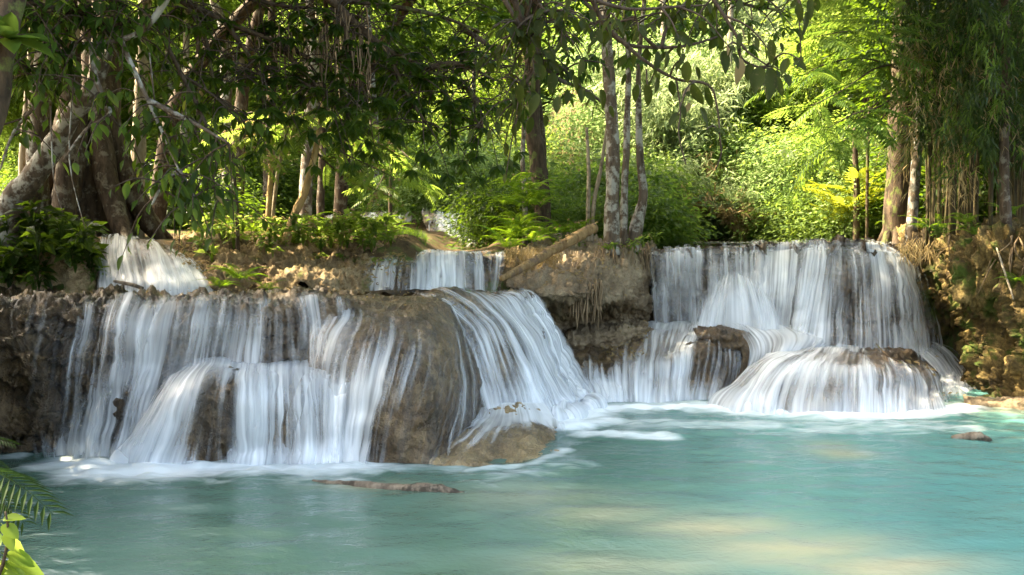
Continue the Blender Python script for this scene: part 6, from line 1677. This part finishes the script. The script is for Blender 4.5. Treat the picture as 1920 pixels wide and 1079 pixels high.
def blades(name, n, px0, px1, py0, py1, Y0, Y1, mat, size, seed, hang=False):
    rr = np.random.default_rng(seed)
    pos = np.array([P(rr.uniform(px0, px1), rr.uniform(py0, py1), rr.uniform(Y0, Y1)) for k in range(n)])
    if not hang:
        pos[:, 2] = terrain(pos[:, 0], pos[:, 1]) - .02
    d = np.stack([rr.normal(0, .4, n), rr.normal(0, .4, n) - (.3 if hang else 0), np.full(n, -.7 if hang else 1.0)], 1)
    V, F = scatter(t_blade(.03, .25), pos, d, rr.normal(size=(n, 3)) + [0, -.5, .5], size * rr.uniform(.5, 1.2, n))
    solid(name, V, F, M[mat], kind='stuff', smooth=False)
blades('grass', 1400, 720, 800, 440, 470, 14.5, 17.5, 'leaf_mid', .15, 811)
blades('dry_grass', 1500, 945, 1050, 462, 505, 13.5, 14.6, 'leaf_dry', .2, 812, hang=True)
blades('dry_grass', 260, 1690, 1790, 445, 475, 14.0, 15.2, 'leaf_dry', .3, 813, hang=True)

# ---- thin the canopy: open it where the photograph shows sunshine reaching the ground, keep it where the falls lie in shade
_SUNF = [(430, 330, 20, 1.2, 2), (250, 300, 18, 1.2, 2), (640, 350, 20, 1.2, 2), (100, 250, 16, 1.0, 2), (340, 380, 16, 1.0, 2), (520, 480, 12.6, .6, 6), (600, 470, 12.6, .7, 6), (655, 505, 12.2, .6, 6), (450, 475, 12.6, .6, 2), (985, 485, 13.8, .5, 7), (1050, 465, 14.0, .4, 7),
         (1860, 700, 12.7, .8, 11), (1890, 740, 12.3, .5, 8), (1800, 540, 13.9, .5, 7), (1760, 540, 14.6, .4, 2), (970, 825, 9.5, .25, 4), (700, 300, 13.6, 1.0, 2), (540, 280, 13.4, .8, 2), (1560, 180, 12.6, 1.2, 3),
         (20, 1030, 2.9, .15, 1), (1600, 400, 18.2, 1.0, 2), (620, 425, 15, 1.0, 1),
         (1250, 250, 24, 2.2, 2), (1400, 150, 26, 2.5, 2), (1300, 380, 21.5, 1.8, 2), (1480, 300, 20.5, 1.6, 1), (1540, 400, 19.5, 1.2, 1), (1100, 60, 30, 3, 1), (880, 330, 26, 2.0, 2), (700, 200, 28, 2.0, 1), (1450, 60, 28, 2.5, 2)]
_shade = [(1120, 840, 10), (1080, 870, 9.3), (1150, 810, 10.8), (1460, 720, 12.4), (1560, 700, 12.4), (1620, 740, 12.1), (1500, 800, 11), (1100, 800, 11), (260, 480, 12.3), (320, 500, 12), (1220, 870, 9.3), (1000, 930, 8.1), (1180, 660, 13.3), (1260, 655, 13.5),(300, 650, 9.7), (500, 650, 9.7), (700, 650, 9.4), (980, 650, 11.5), (1200, 720, 12.8), (1350, 540, 15), (1500, 540, 14.7), (1650, 540, 14.5), (1550, 740, 12.1), (1150, 900, 8.7), (1500, 900, 8.7), (1800, 900, 8.7), (600, 1000, 7.1), (1200, 1000, 7.1), (1700, 1000, 7.1),
          (250, 575, 10), (400, 575, 10), (560, 590, 10), (700, 590, 9.8), (100, 500, 12), (820, 600, 10.5), (1180, 680, 13.2), (1620, 690, 12.6), (1800, 200, 13.6), (1880, 280, 13), (1760, 330, 14.6), (1900, 120, 12.5)]
bpy.context.view_layer.update()
_dg = bpy.context.evaluated_depsgraph_get()
_rr = np.random.default_rng(5)
_kill, _keep = {}, {}
for px, py, Y, rad, wt in _SUNF + [(*q, .6, -1) for q in _shade]:
    c0 = P(px, py, Y)
    for _ in range(24):
        p = Vector(c0 + _rr.normal(size=3) * rad * .6)
        seen = set()
        for _hop in range(16):
            hit, loc, nrm, _i, ob, _m = sc.ray_cast(_dg, p + S_DIR * .05, S_DIR)
            if not hit:
                break
            if ob.name.startswith('crown') and ob.name not in seen:
                seen.add(ob.name)
                if wt > 0:
                    _kill[ob.name] = _kill.get(ob.name, 0) + wt
            p = loc
        if wt < 0:
            for nm in seen:
                _keep[nm] = _keep.get(nm, 0) + 1.0 / max(1, len(seen)) ** .5
for o in [o for o in sc.objects if o.name.startswith('crown')]:
    z = (o.parent.location.z + o.location.z) if o.parent else 0
    y = (o.parent.location.y + o.location.y) if o.parent else 0
    k, s = _kill.get(o.name, 0), _keep.get(o.name, 0)
    if k - s * 1.8 >= 8 or (z > 6.2 and y < 20 and s < 1.0):
        bpy.data.objects.remove(o)

# ---- things whose label is still shared are told apart by their order in a row
_by = {}
for o in sc.objects:
    if 'label' in o and o.parent is None and 'category' in o:
        _by.setdefault(o['label'], []).append(o)
_ord = ['leftmost', 'second from left', 'third from left', 'fourth from left', 'fifth from left', 'sixth from left', 'seventh from left', 'eighth from left', 'ninth from left', 'tenth from left', 'eleventh from left', 'twelfth from left', 'thirteenth from left', 'fourteenth from left']
for lab, L in _by.items():
    if 1 < len(L) <= 15:
        L.sort(key=lambda o: o.location.x / max(o.location.y, 1))
        for k, o in enumerate(L):
            w = 'rightmost' if k == len(L) - 1 else _ord[min(k, 13)]
            new = lab + ', ' + w + ' of ' + ['two', 'three', 'four', 'five', 'six', 'seven', 'eight', 'nine', 'ten', 'eleven', 'twelve', 'thirteen', 'fourteen', 'fifteen'][len(L) - 2]
            if len(new.replace('-', ' ').split()) > 16:
                new = lab + ', ' + w
            if len(new.replace('-', ' ').split()) > 16:
                new = ('' if len(lab.replace('-', ' ').split()) > 15 else w.split()[0] + ' ') + lab
            o['label'] = new
